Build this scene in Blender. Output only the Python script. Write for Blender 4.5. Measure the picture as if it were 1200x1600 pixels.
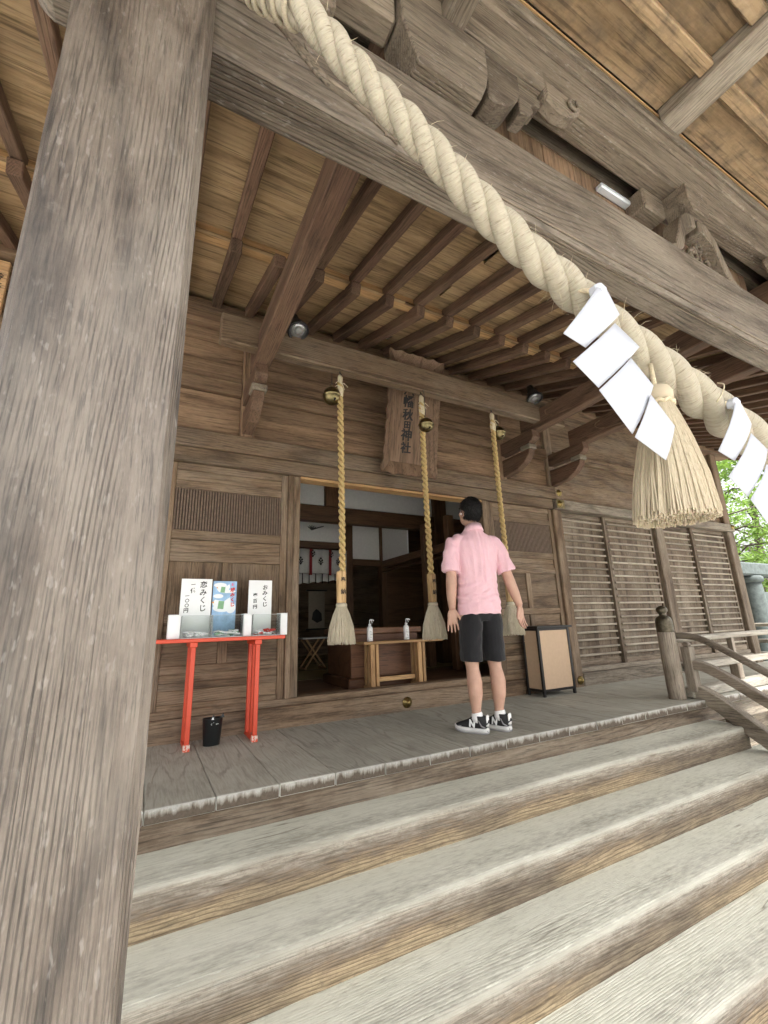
import bpy, bmesh, math, random
import numpy as np
from mathutils import Vector, Matrix, Euler, Quaternion
from mathutils import noise as mnoise
R_ = math.radians
random.seed(7); RNG = np.random.default_rng(7)
scene = bpy.context.scene
for o in list(bpy.data.objects): bpy.data.objects.remove(o)

# ------------------------------------------------------------------ camera
CAM = (0.0, 0.0, 0.75)
YAW, PITCH, ROLL = 4.93792081e-01, 2.49718511e-01, -3.17776059e-02
fw = Vector((math.sin(YAW)*math.cos(PITCH), math.cos(YAW)*math.cos(PITCH), math.sin(PITCH)))
rt = fw.cross(Vector((0, 0, 1))).normalized(); up = rt.cross(fw)
rt, up = math.cos(ROLL)*rt + math.sin(ROLL)*up, -math.sin(ROLL)*rt + math.cos(ROLL)*up
cd = bpy.data.cameras.new('camera'); cam = bpy.data.objects.new('camera', cd); scene.collection.objects.link(cam)
cd.sensor_fit = 'HORIZONTAL'; cd.sensor_width = 36; cd.lens = 684.1/1200*36
cd.clip_start = 0.02; cd.clip_end = 500
m3 = Matrix((rt, up, -fw)).transposed(); cam.matrix_world = Matrix.Translation(CAM) @ m3.to_4x4()
scene.camera = cam

# ------------------------------------------------------------------ world, sun, exposure
SUN_EL, SUN_AZ = R_(58), R_(160)          # azimuth: direction the light comes from, clockwise from +Y
w = bpy.data.worlds.new('World'); scene.world = w; w.use_nodes = True
nt = w.node_tree; nt.nodes.clear()
sky = nt.nodes.new('ShaderNodeTexSky'); sky.sky_type = 'NISHITA'; sky.sun_disc = False
sky.sun_elevation = SUN_EL; sky.sun_rotation = SUN_AZ; sky.air_density = 1.0; sky.dust_density = 6.0; sky.ozone_density = 1.0
hs = nt.nodes.new('ShaderNodeHueSaturation'); hs.inputs['Saturation'].default_value = 0.12
bg = nt.nodes.new('ShaderNodeBackground'); bg.inputs['Strength'].default_value = 0.15
wo = nt.nodes.new('ShaderNodeOutputWorld')
nt.links.new(sky.outputs[0], hs.inputs['Color']); nt.links.new(hs.outputs[0], bg.inputs[0]); nt.links.new(bg.outputs[0], wo.inputs[0])
sd = bpy.data.lights.new('sun', 'SUN'); sd.energy = 2.6; sd.angle = R_(3); sd.color = (1, 0.975, 0.94)
sun = bpy.data.objects.new('sun', sd); scene.collection.objects.link(sun)
sdir = Vector((math.sin(SUN_AZ)*math.cos(SUN_EL), math.cos(SUN_AZ)*math.cos(SUN_EL), math.sin(SUN_EL)))
sun.rotation_euler = sdir.to_track_quat('Z', 'Y').to_euler()
vs = scene.view_settings; vs.view_transform = 'Standard'; vs.look = 'None'; vs.gamma = 1; vs.use_curve_mapping = False
vs.exposure = 1.78
scene.cycles.max_bounces = 10; scene.cycles.diffuse_bounces = 6; scene.cycles.glossy_bounces = 3
scene.cycles.transmission_bounces = 6; scene.cycles.transparent_max_bounces = 12
scene.cycles.sample_clamp_indirect = 8
scene.cycles.use_denoising = True

# ------------------------------------------------------------------ node helpers and materials
class NT:
    def __init__(s, name):
        s.m = bpy.data.materials.new(name); s.m.use_nodes = True
        s.t = s.m.node_tree; s.b = s.t.nodes['Principled BSDF']
    def n(s, typ, **kw):
        nd = s.t.nodes.new('ShaderNode'+typ)
        for k, v in kw.items(): setattr(nd, k, v)
        return nd
    def l(s, a, b): s.t.links.new(a, b)
    def put(s, sock, v):
        if hasattr(v, 'is_linked') or isinstance(v, bpy.types.NodeSocket): s.l(v, sock)
        else: sock.default_value = v
    def math(s, op, a, b=0.0, c=0.0, clamp=False):
        nd = s.n('Math', operation=op, use_clamp=clamp)
        s.put(nd.inputs[0], a); s.put(nd.inputs[1], b); s.put(nd.inputs[2], c)
        return nd.outputs[0]
    def vmath(s, op, a, b):
        nd = s.n('VectorMath', operation=op); s.put(nd.inputs[0], a); s.put(nd.inputs[1], b)
        return nd.outputs[0]
    def noise(s, vec, scale, detail=4, rough=.6, dist=0):
        nd = s.n('TexNoise'); s.l(vec, nd.inputs['Vector'])
        nd.inputs['Scale'].default_value = scale; nd.inputs['Detail'].default_value = detail
        nd.inputs['Roughness'].default_value = rough; nd.inputs['Distortion'].default_value = dist
        return nd.outputs['Fac']
    def ramp(s, f, stops, interp='LINEAR'):
        nd = s.n('ValToRGB'); cr = nd.color_ramp; cr.interpolation = interp
        while len(cr.elements) < len(stops): cr.elements.new(.5)
        for e, (p, c) in zip(cr.elements, stops):
            e.position = p; e.color = (c, c, c, 1) if isinstance(c, (int, float)) else (*c, 1)
        s.l(f, nd.inputs[0]); return nd.outputs[0]
    def mix(s, f, a, b, bt='MIX'):
        nd = s.n('MixRGB', blend_type=bt); s.put(nd.inputs[0], f)
        s.put(nd.inputs[1], a if not isinstance(a, tuple) else (*a, 1)); s.put(nd.inputs[2], b if not isinstance(b, tuple) else (*b, 1))
        return nd.outputs[0]
    def bump(s, h, strength, dist, normal=None):
        nd = s.n('Bump'); nd.inputs['Strength'].default_value = strength; nd.inputs['Distance'].default_value = dist
        s.l(h, nd.inputs['Height'])
        if normal is not None: s.l(normal, nd.inputs['Normal'])
        s.l(nd.outputs[0], s.b.inputs['Normal']); return nd.outputs[0]

MATS = {}
def flat(name, col, rough=.6, metal=0, var=.0, bump=0, scale=30, **kw):
    if name in MATS: return MATS[name]
    t = NT(name); t.b.inputs['Roughness'].default_value = rough; t.b.inputs['Metallic'].default_value = metal
    tc = t.n('TexCoord'); n = t.noise(tc.outputs['Object'], scale, 5)
    if var:
        c = t.mix(t.ramp(n, [(.3, 0.0), (.7, 1.0)]), tuple(x*(1-var) for x in col), tuple(min(1, x*(1+var)) for x in col))
        t.l(c, t.b.inputs['Base Color'])
    else: t.b.inputs['Base Color'].default_value = (*col, 1)
    if bump: t.bump(n, bump, .004)
    for k, v in kw.items(): t.b.inputs[k].default_value = v
    MATS[name] = t.m; return t.m

WOODS = dict(
    #          dark               mid                light             patch         patch speck rough fine ring spacing line
    pillar=((.026,.020,.016),(.090,.071,.058),(.195,.166,.143),(.23,.205,.182),.62,.20,.40,150,7,.0085,.60),
    beam  =((.062,.047,.036),(.150,.122,.098),(.27,.23,.19),(.33,.29,.245),.50,.30,.58,110,6,.014,.65),
    wall  =((.074,.048,.031),(.174,.119,.078),(.285,.212,.150),(.30,.255,.21),.40,.08,.74,80,5,.016,.55),
    wallup=((.095,.057,.033),(.215,.136,.080),(.33,.225,.142),(.16,.11,.075),.40,0,.74,60,4,.03,.4),
    rail  =((.090,.072,.057),(.200,.168,.135),(.34,.30,.25),(.42,.385,.335),.40,.10,.72,80,5,.014,.5),
    shutter=((.055,.038,.027),(.145,.107,.078),(.30,.25,.20),(.38,.335,.28),.45,.0,.75,70,4,.016,.5),
    batten=((.20,.17,.135),(.35,.31,.26),(.49,.45,.395),(.24,.19,.145),.50,.0,.72,70,3,.01,.3),
    rafter=((.060,.035,.022),(.128,.077,.048),(.19,.125,.080),(.14,.070,.045),.45,0,.74,70,4,.014,.5),
    ceil  =((.19,.123,.062),(.39,.265,.140),(.52,.38,.22),(.22,.150,.086),.60,0,.8,45,4,.04,.3),
    fillet=((.30,.175,.075),(.45,.28,.13),(.53,.36,.19),(.34,.20,.095),.5,0,.75,45,4,.02,.3),
    coffer=((.17,.112,.058),(.31,.215,.122),(.41,.31,.195),(.135,.10,.066),.85,0,.8,30,2,.05,.2),
    porch =((.064,.049,.036),(.152,.121,.093),(.245,.208,.168),(.32,.275,.22),.42,.28,.76,90,5,.014,.55),
    newel =((.105,.082,.064),(.205,.172,.143),(.33,.29,.25),(.30,.265,.225),.4,.0,.68,90,5,.010,.5),
    silver=((.21,.19,.165),(.35,.33,.295),(.50,.48,.445),(.34,.305,.265),.45,.0,.68,80,5,.012,.4),
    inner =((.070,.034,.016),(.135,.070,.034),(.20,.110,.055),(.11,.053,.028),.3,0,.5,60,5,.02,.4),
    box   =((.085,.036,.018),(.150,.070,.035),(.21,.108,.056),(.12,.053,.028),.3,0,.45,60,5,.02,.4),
    bench =((.30,.165,.068),(.46,.275,.125),(.56,.37,.18),(.40,.24,.11),.3,0,.5,60,6,.015,.35),
    tablet=((.115,.070,.042),(.205,.128,.080),(.28,.185,.122),(.19,.13,.085),.35,0,.65,60,6,.02,.35),
    frame =((.110,.088,.064),(.200,.162,.120),(.31,.265,.205),(.18,.165,.12),.4,.1,.7,60,4,.015,.4),
    sleeve=((.34,.205,.09),(.52,.345,.165),(.62,.455,.245),(.38,.245,.115),.35,0,.6,60,6,.012,.35),
    plate =((.40,.225,.105),(.58,.365,.185),(.68,.465,.265),(.5,.305,.155),.3,0,.6,60,6,.02,.3),
)
for k_ in ('pillar', 'beam', 'porch', 'wall', 'rail', 'newel', 'silver', 'shutter', 'batten'):   # weathered cedar leans to yellow grey
    WOODS[k_] = tuple((c[0]*1.015, c[1]*.995, c[2]*.925) if isinstance(c, tuple) else c for c in WOODS[k_])
def wood(kind, axis):
    key = f'{kind}_wood_{axis}'
    if key in MATS: return MATS[key]
    dk, md, lt, pc, pa, sp, ro, fine, ring, gap, lstr = WOODS[kind]
    t = NT(key); tc = t.n('TexCoord'); oi = t.n('ObjectInfo')
    cx = t.n('CombineXYZ')
    for i, k in enumerate((37.0, 91.0, 53.0)): t.l(t.math('MULTIPLY', oi.outputs['Random'], k), cx.inputs[i])
    co = t.vmath('ADD', tc.outputs['Object'], cx.outputs[0])
    def stretch(a, b=1.0):
        v = [b, b, b]; v['xyz'.index(axis)] = a
        return t.vmath('MULTIPLY', co, tuple(v))
    n1 = t.noise(stretch(.07), fine, 8, .74)
    n2 = t.noise(stretch(.10), 7, 3, .5)
    nr = t.noise(stretch(.13), 2.6, 2, .45)
    rg = t.math('MULTIPLY_ADD', t.math('SINE', t.math('MULTIPLY', nr, ring*9.0)), .5, .5)
    rg = t.math('POWER', rg, 4.0)
    mot = t.noise(stretch(.55), 48, 6, .72)
    f = t.math('ADD', t.math('MULTIPLY', n1, .55), t.math('ADD', t.math('MULTIPLY', rg, -.17), t.math('ADD', t.math('MULTIPLY', n2, .34), t.math('MULTIPLY', mot, .24))))
    col = t.ramp(f, [(.30, dk), (.52, md), (.78, lt)])
    pn = t.noise(stretch(.45 if kind != 'coffer' else 1.0), 3.2 if kind != 'coffer' else 9, 6, .62)
    col = t.mix(t.ramp(pn, [(.45, 0.0), (.68, pa)]), col, pc)
    fine_dark = t.ramp(t.noise(stretch(.05), fine*1.7, 4, .6, .2), [(.36, .30), (.47, 1.0)])
    col = t.mix(.65, col, fine_dark, 'MULTIPLY')
    # growth lines: long, thin, bending round the heart of the board
    cv_ = [1.0, .83, .67]; cv_['xyz'.index(axis)] = 0.0
    dp = t.n('VectorMath', operation='DOT_PRODUCT'); t.l(co, dp.inputs[0]); dp.inputs[1].default_value = tuple(cv_)
    wp = t.noise(stretch(.16), 2.3, 2, .4); wq = t.noise(stretch(.10), 14, 3, .5)
    ph = t.math('ADD', t.math('MULTIPLY', dp.outputs['Value'], 2*math.pi/gap), t.math('ADD', t.math('MULTIPLY', wp, (1.3 if kind == 'pillar' else 1.9)/gap), t.math('MULTIPLY', wq, 6.0)))
    ln = t.math('POWER', t.math('MULTIPLY_ADD', t.math('SINE', ph), .5, .5), 5.0)
    ln = t.math('MULTIPLY', ln, t.ramp(t.noise(stretch(.25), 11, 3), [(.40, .05), (.62, lstr)]))
    col = t.mix(ln, col, tuple(x*.62 for x in dk))
    crk = t.noise(stretch(.014), 30, 2, .5, .15)
    crack = t.math('SUBTRACT', 1.0, t.math('MULTIPLY', t.math('ABSOLUTE', t.math('SUBTRACT', crk, .5)), 55.0), clamp=True)
    crack = t.math('MULTIPLY', crack, t.ramp(t.noise(stretch(.5), 5, 3), [(.54, 0.0), (.66, .7)]))
    col = t.mix(crack, col, tuple(x*.45 for x in dk))
    if sp:
        sn = t.noise(stretch(.30), 120, 2, .5)
        big = t.noise(co, 4.5, 3)
        sm = t.math('MULTIPLY', t.ramp(sn, [(.62, 0.0), (.70, 1.0)]), t.ramp(big, [(.38, 0.0), (.62, sp)]))
        col = t.mix(sm, col, (.46, .43, .40))
        # scratches and scuffs
        dn = t.noise(co, 20, 6, .7)
        col = t.mix(t.ramp(dn, [(.60, 0.0), (.78, .6*sp)]), col, (.5, .46, .42))
    hv = t.n('HueSaturation'); t.l(col, hv.inputs['Color'])
    t.l(t.math('MULTIPLY_ADD', oi.outputs['Random'], .36, .82), hv.inputs['Value'])
    t.l(hv.outputs[0], t.b.inputs['Base Color'])
    t.l(t.math('MULTIPLY_ADD', n1, -.25, ro+.14), t.b.inputs['Roughness'])
    t.b.inputs['Specular IOR Level'].default_value = .6 if kind == 'pillar' else .35
    t.bump(t.math('SUBTRACT', t.math('ADD', t.math('MULTIPLY_ADD', n1, .9, t.math('MULTIPLY', mot, .35)), t.math('MULTIPLY', rg, -.35)), t.math('ADD', crack, ln)), .7, .004)
    MATS[key] = t.m; return t.m

def step_mat():
    """worn stair timbers: pale scrubbed treads, nosings darkened against the skylight they catch, faces rubbed down to dark and golden wood"""
    if 'step_wood' in MATS: return MATS['step_wood']
    t = NT('step_wood'); tc = t.n('TexCoord'); oi = t.n('ObjectInfo')
    cx = t.n('CombineXYZ')
    for i, k in enumerate((37.0, 91.0, 53.0)): t.l(t.math('MULTIPLY', oi.outputs['Random'], k), cx.inputs[i])
    co = t.vmath('ADD', tc.outputs['Object'], cx.outputs[0])
    st = t.vmath('MULTIPLY', co, (.045, 1, 1))
    n1 = t.noise(st, 120, 8, .72); nr = t.noise(t.vmath('MULTIPLY', co, (.10, 1, 1)), 3.5, 2, .45)
    dp = t.n('VectorMath', operation='DOT_PRODUCT'); t.l(co, dp.inputs[0]); dp.inputs[1].default_value = (0, 1, .9)
    wq = t.noise(t.vmath('MULTIPLY', co, (.16, 1, 1)), 16, 3, .5)
    ph = t.math('ADD', t.math('MULTIPLY', dp.outputs['Value'], 2*math.pi/.012), t.math('ADD', t.math('MULTIPLY', nr, 95.0), t.math('MULTIPLY', wq, 16.0)))
    rg = t.math('POWER', t.math('MULTIPLY_ADD', t.math('SINE', ph), .5, .5), 3.0)
    big = t.noise(t.vmath('MULTIPLY', co, (.35, 1, 1)), 5, 5, .6)
    top = t.ramp(t.math('ADD', t.math('MULTIPLY', n1, .7), t.math('MULTIPLY', big, .4)), [(.34, (.38,.37,.295)), (.48, (.55,.545,.455)), (.70, (.66,.655,.565))])
    top = t.mix(t.math('MULTIPLY', t.ramp(rg, [(.70, 0.0), (.97, .2)]), t.ramp(big, [(.48, 0.0), (.62, 1.0)])), top, (.27,.245,.20))
    ck = t.noise(t.vmath('MULTIPLY', co, (.05, 1, 1)), 16, 2, .5, .2)
    ck = t.math('SUBTRACT', 1.0, t.math('MULTIPLY', t.math('ABSOLUTE', t.math('SUBTRACT', ck, .5)), 60.0), clamp=True)
    ck = t.math('MULTIPLY', ck, t.ramp(t.noise(t.vmath('MULTIPLY', co, (.6, 1, 1)), 4, 3), [(.54, 0.0), (.64, .8)]))
    top = t.mix(ck, top, (.17,.15,.115))
    grit = t.noise(co, 70, 5, .75); top = t.mix(t.ramp(grit, [(.60, 0.0), (.72, .45)]), top, (.27,.25,.20))
    sep = t.n('SeparateXYZ'); t.l(tc.outputs['Object'], sep.inputs[0])
    # 0 at tread level, 1 at the foot of the face (faces are 0.176 high, local z 0 at tread)
    d = t.math('MULTIPLY', sep.outputs['Z'], -1/.176)
    low = t.noise(t.vmath('MULTIPLY', co, (1.6, 1, 6)), 1.6, 5, .65)
    dd = t.math('ADD', d, t.math('MULTIPLY_ADD', low, .55, -.275))
    fin = t.noise(t.vmath('MULTIPLY', co, (.25, 1, 1)), 55, 5, .7)
    dd = t.math('ADD', dd, t.math('MULTIPLY_ADD', fin, .7, -.35))
    bare = t.ramp(t.noise(t.vmath('MULTIPLY', co, (.55, .3, .3)), 1.5, 3, .5), [(.45, 0.0), (.60, 1.0)])
    brown = t.ramp(dd, [(.02, (.46,.44,.38)), (.16, (.36,.33,.275)), (.40, (.24,.205,.162)), (.62, (.155,.125,.096)), (.85, (.24,.195,.14)), (1.0, (.17,.135,.10))])
    gold = t.ramp(dd, [(.02, (.46,.44,.38)), (.18, (.37,.335,.275)), (.42, (.25,.212,.17)), (.58, (.26,.20,.14)), (.72, (.37,.285,.18)), (.88, (.43,.34,.215)), (1.0, (.32,.245,.155))])
    face = t.mix(bare, brown, gold)
    face = t.mix(t.math('MULTIPLY', t.ramp(rg, [(.45, 0.0), (.85, 1.0)]), t.ramp(dd, [(.35, 0.0), (.6, .6)])), face, (.11,.08,.056))
    face = t.mix(.75, face, t.ramp(n1, [(.36, .35), (.58, 1.0)]), 'MULTIPLY')
    face = t.mix(t.ramp(t.noise(co, 60, 6, .75), [(.52, 0.0), (.68, .5)]), face, (.13,.105,.08))
    isface = t.ramp(t.math('ADD', d, t.math('MULTIPLY_ADD', low, .26, -.13)), [(.07, 0.0), (.20, 1.0)])
    nd = t.math('ADD', d, t.math('MULTIPLY_ADD', fin, .10, -.05))
    nosing = t.ramp(nd, [(.0, 0.0), (.03, 1.0)])
    worn = t.mix(t.ramp(big, [(.40, 0.0), (.62, 1.0)]), (.25,.235,.195), (.40,.385,.33))  # worn tone, painted darker to offset the skylight on the nosing
    col = t.mix(t.math('MULTIPLY', nosing, .8), top, worn)
    col = t.mix(isface, col, face)
    t.l(col, t.b.inputs['Base Color']); t.b.inputs['Roughness'].default_value = .85
    t.b.inputs['Specular IOR Level'].default_value = .15
    t.bump(t.math('ADD', n1, t.math('MULTIPLY', rg, -.6)), .5, .004)
    MATS['step_wood'] = t.m; return t.m

def deck_mat():
    if 'deck_wood' in MATS: return MATS['deck_wood']
    t = NT('deck_wood'); tc = t.n('TexCoord'); oi = t.n('ObjectInfo')
    cx = t.n('CombineXYZ')
    for i, k in enumerate((37.0, 91.0, 53.0)): t.l(t.math('MULTIPLY', oi.outputs['Random'], k), cx.inputs[i])
    co = t.vmath('ADD', tc.outputs['Object'], cx.outputs[0])
    st = t.vmath('MULTIPLY', co, (1, .05, 1))
    n1 = t.noise(st, 110, 8, .72)
    nr = t.noise(t.vmath('MULTIPLY', co, (1, .13, 1)), 3.4, 2, .4)
    ph = t.math('ADD', t.math('MULTIPLY', nr, 95.0), t.math('MULTIPLY', t.noise(t.vmath('MULTIPLY', co, (1, .1, 1)), 18, 3), 8.0))
    rg = t.math('POWER', t.math('MULTIPLY_ADD', t.math('SINE', ph), .5, .5), 4.0)
    big = t.noise(co, 3, 5, .6)
    f = t.math('ADD', t.math('MULTIPLY', n1, .6), t.math('MULTIPLY', big, .45))
    col = t.ramp(f, [(.34, (.225,.212,.172)), (.52, (.375,.366,.310)), (.74, (.49,.482,.42))])
    col = t.mix(t.math('MULTIPLY', t.ramp(rg, [(.45, 0.0), (.95, .42)]), t.ramp(big, [(.42, 0.0), (.58, 1.0)])), col, (.12,.10,.078))
    # end grain at the nose: bleached top edge, dark runs hanging below
    sep = t.n('SeparateXYZ'); t.l(tc.outputs['Object'], sep.inputs[0])
    geo = t.n('NewGeometry')
    dr = t.noise(t.vmath('MULTIPLY', co, (1, 1, .10)), 24, 4, .7)
    dz = t.math('MULTIPLY_ADD', sep.outputs['Z'], -1/.06, .5)
    nose = t.ramp(t.math('ADD', dz, t.math('MULTIPLY_ADD', dr, -1.7, .85)), [(.06, (.40,.395,.365)), (.30, (.25,.23,.195)), (.52, (.10,.078,.058))])
    nose = t.mix(.5, nose, t.ramp(t.noise(co, 90, 4), [(.3, .4), (.6, 1.0)]), 'MULTIPLY')
    front = t.ramp(t.math('MULTIPLY_ADD', sep.outputs['Y'], -1.0, 0.0), [(.6075, 0.0), (.610, 1.0)])
    front = t.math('LESS_THAN', sep.outputs['Y'], -.6095)
    edge = t.ramp(t.math('MULTIPLY', t.math('ADD', sep.outputs['Y'], t.math('MULTIPLY', big, .03)), -1.0), [(.575, 0.0), (.60, .6)])
    col = t.mix(edge, col, (.56,.56,.53))
    col = t.mix(front, col, nose)
    hv = t.n('HueSaturation'); t.l(col, hv.inputs['Color'])
    t.l(t.math('MULTIPLY_ADD', oi.outputs['Random'], .25, .87), hv.inputs['Value'])
    t.l(hv.outputs[0], t.b.inputs['Base Color']); t.b.inputs['Roughness'].default_value = .7
    t.b.inputs['Specular IOR Level'].default_value = .3
    t.bump(t.math('ADD', n1, t.math('MULTIPLY', rg, -.6)), .5, .003)
    MATS['deck_wood'] = t.m; return t.m

def strand_mat(name, base, dark, freq, tw=.35, bstr=.8, rough=.8):
    """straw or cord, u around the strand, v along it in metres"""
    if name in MATS: return MATS[name]
    t = NT(name); uv = t.n('UVMap'); co = uv.outputs[0]
    tc = t.n('TexCoord')
    fibre = t.noise(t.vmath('MULTIPLY', co, (2.2, freq, 1)), 1.0, 4, .7, .6)
    fine = t.noise(t.vmath('MULTIPLY', co, (5, freq*3, 1)), 1.0, 3, .6, .3)
    big = t.noise(tc.outputs['Object'], 9, 4)
    f = t.math('ADD', t.math('MULTIPLY', fibre, .6), t.math('MULTIPLY', fine, .4))
    col = t.ramp(f, [(.33, dark), (.45, tuple(x*.82 for x in base)), (.62, base)])
    col = t.mix(t.ramp(big, [(.4, 0.0), (.7, .35)]), col, tuple(x*.78 for x in base))
    t.l(col, t.b.inputs['Base Color']); t.b.inputs['Roughness'].default_value = rough
    t.b.inputs['Specular IOR Level'].default_value = .25
    t.bump(f, bstr, .006)
    MATS[name] = t.m; return t.m

def glass_mat():
    if 'clear_acrylic' in MATS: return MATS['clear_acrylic']
    t = NT('clear_acrylic'); t.b.inputs['Base Color'].default_value = (.93,.97,.95,1); t.b.inputs['Roughness'].default_value = .03
    tr = t.n('BsdfTransparent'); tr.inputs[0].default_value = (.975,.985,.98,1)
    gl = t.n('BsdfGlossy'); gl.inputs['Roughness'].default_value = .05
    fr = t.n('Fresnel'); fr.inputs[0].default_value = 1.45
    mx = t.n('MixShader'); t.l(t.math('MULTIPLY', fr.outputs[0], .7), mx.inputs[0]); t.l(tr.outputs[0], mx.inputs[1]); t.l(gl.outputs[0], mx.inputs[2])
    out = t.t.nodes['Material Output']; t.l(mx.outputs[0], out.inputs[0])
    MATS['clear_acrylic'] = t.m; return t.m

# ------------------------------------------------------------------ object helpers
COL = scene.collection; WL = {}
TMP = bpy.data.scenes.new('workbench')
def evaluate(o):
    TMP.collection.objects.link(o); vl = TMP.view_layers[0]; vl.update(); dg = vl.depsgraph
    me = bpy.data.meshes.new_from_object(o.evaluated_get(dg)); TMP.collection.objects.unlink(o); return me
def reg(name, data, loc, rot=None, parent=None):
    o = bpy.data.objects.new(name, data); COL.objects.link(o)
    loc = Vector(loc); WL[o.name] = loc
    if parent is not None: o.parent = parent; o.location = loc - WL[parent.name]
    else: o.location = loc
    if rot is not None:
        if isinstance(rot, Quaternion): o.rotation_euler = rot.to_euler()
        else: o.rotation_euler = rot
    return o
def tag(o, label, cat, group=None):
    o['label'] = label; o['category'] = cat
    if group: o['group'] = group
    return o
def thing(name, loc, label, cat, group=None): return tag(reg(name, None, loc), label, cat, group)
def mesh_from(name, verts, faces, mat, smooth=False, uvs=None):
    me = bpy.data.meshes.new(name); me.from_pydata([tuple(map(float, v)) for v in verts], [], faces)
    if mat is not None: me.materials.append(mat)
    if uvs is not None:
        ul = me.uv_layers.new(name='UVMap')
        ul.data.foreach_set('uv', np.asarray(uvs, dtype=np.float32).ravel())
    if smooth: me.polygons.foreach_set('use_smooth', [True]*len(me.polygons))
    me.update(); return me
def add(name, verts, faces, mat, parent=None, smooth=False, loc=None, uvs=None):
    v = np.asarray(verts, float)
    c = (v.min(0)+v.max(0))/2 if loc is None else np.asarray(loc, float)
    return reg(name, mesh_from(name, v-c, faces, mat, smooth, uvs), c, None, parent)
BOX = {}
def box_mesh(dx, dy, dz, bev, mat):
    key = (round(dx, 4), round(dy, 4), round(dz, 4), bev, mat.name)
    if key not in BOX:
        bm = bmesh.new(); bmesh.ops.create_cube(bm, size=1)
        for v in bm.verts: v.co = (v.co.x*dx, v.co.y*dy, v.co.z*dz)
        b = min(bev, .3*min(dx, dy, dz))
        if b > 0: bmesh.ops.bevel(bm, geom=bm.edges[:], offset=b, segments=1, affect='EDGES', profile=.5)
        me = bpy.data.meshes.new('box'); bm.to_mesh(me); bm.free(); me.materials.append(mat); BOX[key] = me
    return BOX[key]
def wm(kind, dims):
    if not isinstance(kind, str): return kind
    if kind in WOODS: return wood(kind, 'xyz'[int(np.argmax(dims))])
    return MATS[kind]
def box(name, x0, x1, y0, y1, z0, z1, kind, parent=None, bev=.004, rot=None):
    d = (x1-x0, y1-y0, z1-z0)
    return reg(name, box_mesh(*d, bev, wm(kind, d)), ((x0+x1)/2, (y0+y1)/2, (z0+z1)/2), rot, parent)
def beam(name, p0, p1, wd, ht, kind, parent=None, bev=.004):
    p0, p1 = Vector(p0), Vector(p1); d = p1-p0; L = d.length; x = d.normalized()
    ref = Vector((0, 0, 1)) if abs(x.z) < .95 else Vector((0, 1, 0))
    y = ref.cross(x).normalized(); z = x.cross(y)
    q = Matrix((x, y, z)).transposed().to_quaternion()
    return reg(name, box_mesh(L, wd, ht, bev, wm(kind, (L, wd, ht))), (p0+p1)/2, q, parent)
def prism(name, poly, axis, c0, c1, kind, parent=None, bev=.004, smooth=False):
    """closed outline extruded along an axis: 'y' -> (x,z), 'x' -> (y,z), 'z' -> (x,y)"""
    def P(a, b, c): return {'y': (a, c, b), 'x': (c, a, b), 'z': (a, b, c)}[axis]
    bm = bmesh.new(); n = len(poly)
    A = [bm.verts.new(P(a, b, c0)) for a, b in poly]; B = [bm.verts.new(P(a, b, c1)) for a, b in poly]
    bm.faces.new(A); bm.faces.new(B[::-1])
    for i in range(n): bm.faces.new((A[i], B[i], B[(i+1) % n], A[(i+1) % n]))
    bmesh.ops.recalc_face_normals(bm, faces=bm.faces[:])
    if bev: bmesh.ops.bevel(bm, geom=[e for e in bm.edges if len(e.link_faces) == 2 and e.calc_face_angle(0) > .5], offset=bev, segments=1, affect='EDGES')
    vs_ = np.array([v.co[:] for v in bm.verts]); c = (vs_.min(0)+vs_.max(0))/2; d = vs_.max(0)-vs_.min(0)
    bmesh.ops.translate(bm, verts=bm.verts[:], vec=-Vector(c))
    me = bpy.data.meshes.new(name); bm.to_mesh(me); bm.free(); me.materials.append(wm(kind, d))
    return reg(name, me, c, None, parent)
def frames(pts):
    pts = [Vector(p) for p in pts]; n = len(pts); out = []; prev = None
    for i in range(n):
        t = (pts[min(i+1, n-1)]-pts[max(i-1, 0)]).normalized()
        if prev is None:
            a = Vector((0, 0, 1)) if abs(t.z) < .9 else Vector((0, 1, 0)); u = a.cross(t).normalized()
        else: u = (prev-t*prev.dot(t)).normalized()
        prev = u; out.append((u, t.cross(u), t))
    return out
def tube_geo(pts, rad, n=8, cap=True, uv0=0.0):
    fr = frames(pts); V = []; F = []; U = []; L = uv0; prev = None; vv = []
    for i, p in enumerate(pts):
        p = Vector(p); r = rad[i] if hasattr(rad, '__len__') else rad
        ru, rv = r if hasattr(r, '__len__') else (r, r)
        if prev is not None: L += (p-prev).length
        prev = p; vv.append(L)
        u, v, _ = fr[i]
        for k in range(n):
            a = 2*math.pi*k/n; V.append(tuple(p+u*(ru*math.cos(a))+v*(rv*math.sin(a))))
    for i in range(len(pts)-1):
        for k in range(n):
            k2 = (k+1) % n
            F.append((i*n+k, i*n+k2, (i+1)*n+k2, (i+1)*n+k))
            U += [(k/n, vv[i]), ((k+1)/n, vv[i]), ((k+1)/n, vv[i+1]), (k/n, vv[i+1])]
    if cap:
        F.append(tuple(range(n-1, -1, -1))); U += [(.5, vv[0])]*n
        b = (len(pts)-1)*n; F.append(tuple(range(b, b+n))); U += [(.5, vv[-1])]*n
    return V, F, U
def merge(geos):
    V, F, U = [], [], []
    for v, f, u in geos:
        b = len(V); V += list(v); F += [tuple(i+b for i in q) for q in f]; U += list(u)
    return V, F, U
def tube(name, pts, rad, mat, parent=None, n=8, cap=True):
    V, F, U = tube_geo(pts, rad, n, cap); return add(name, V, F, mat, parent, True, None, U)
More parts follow.
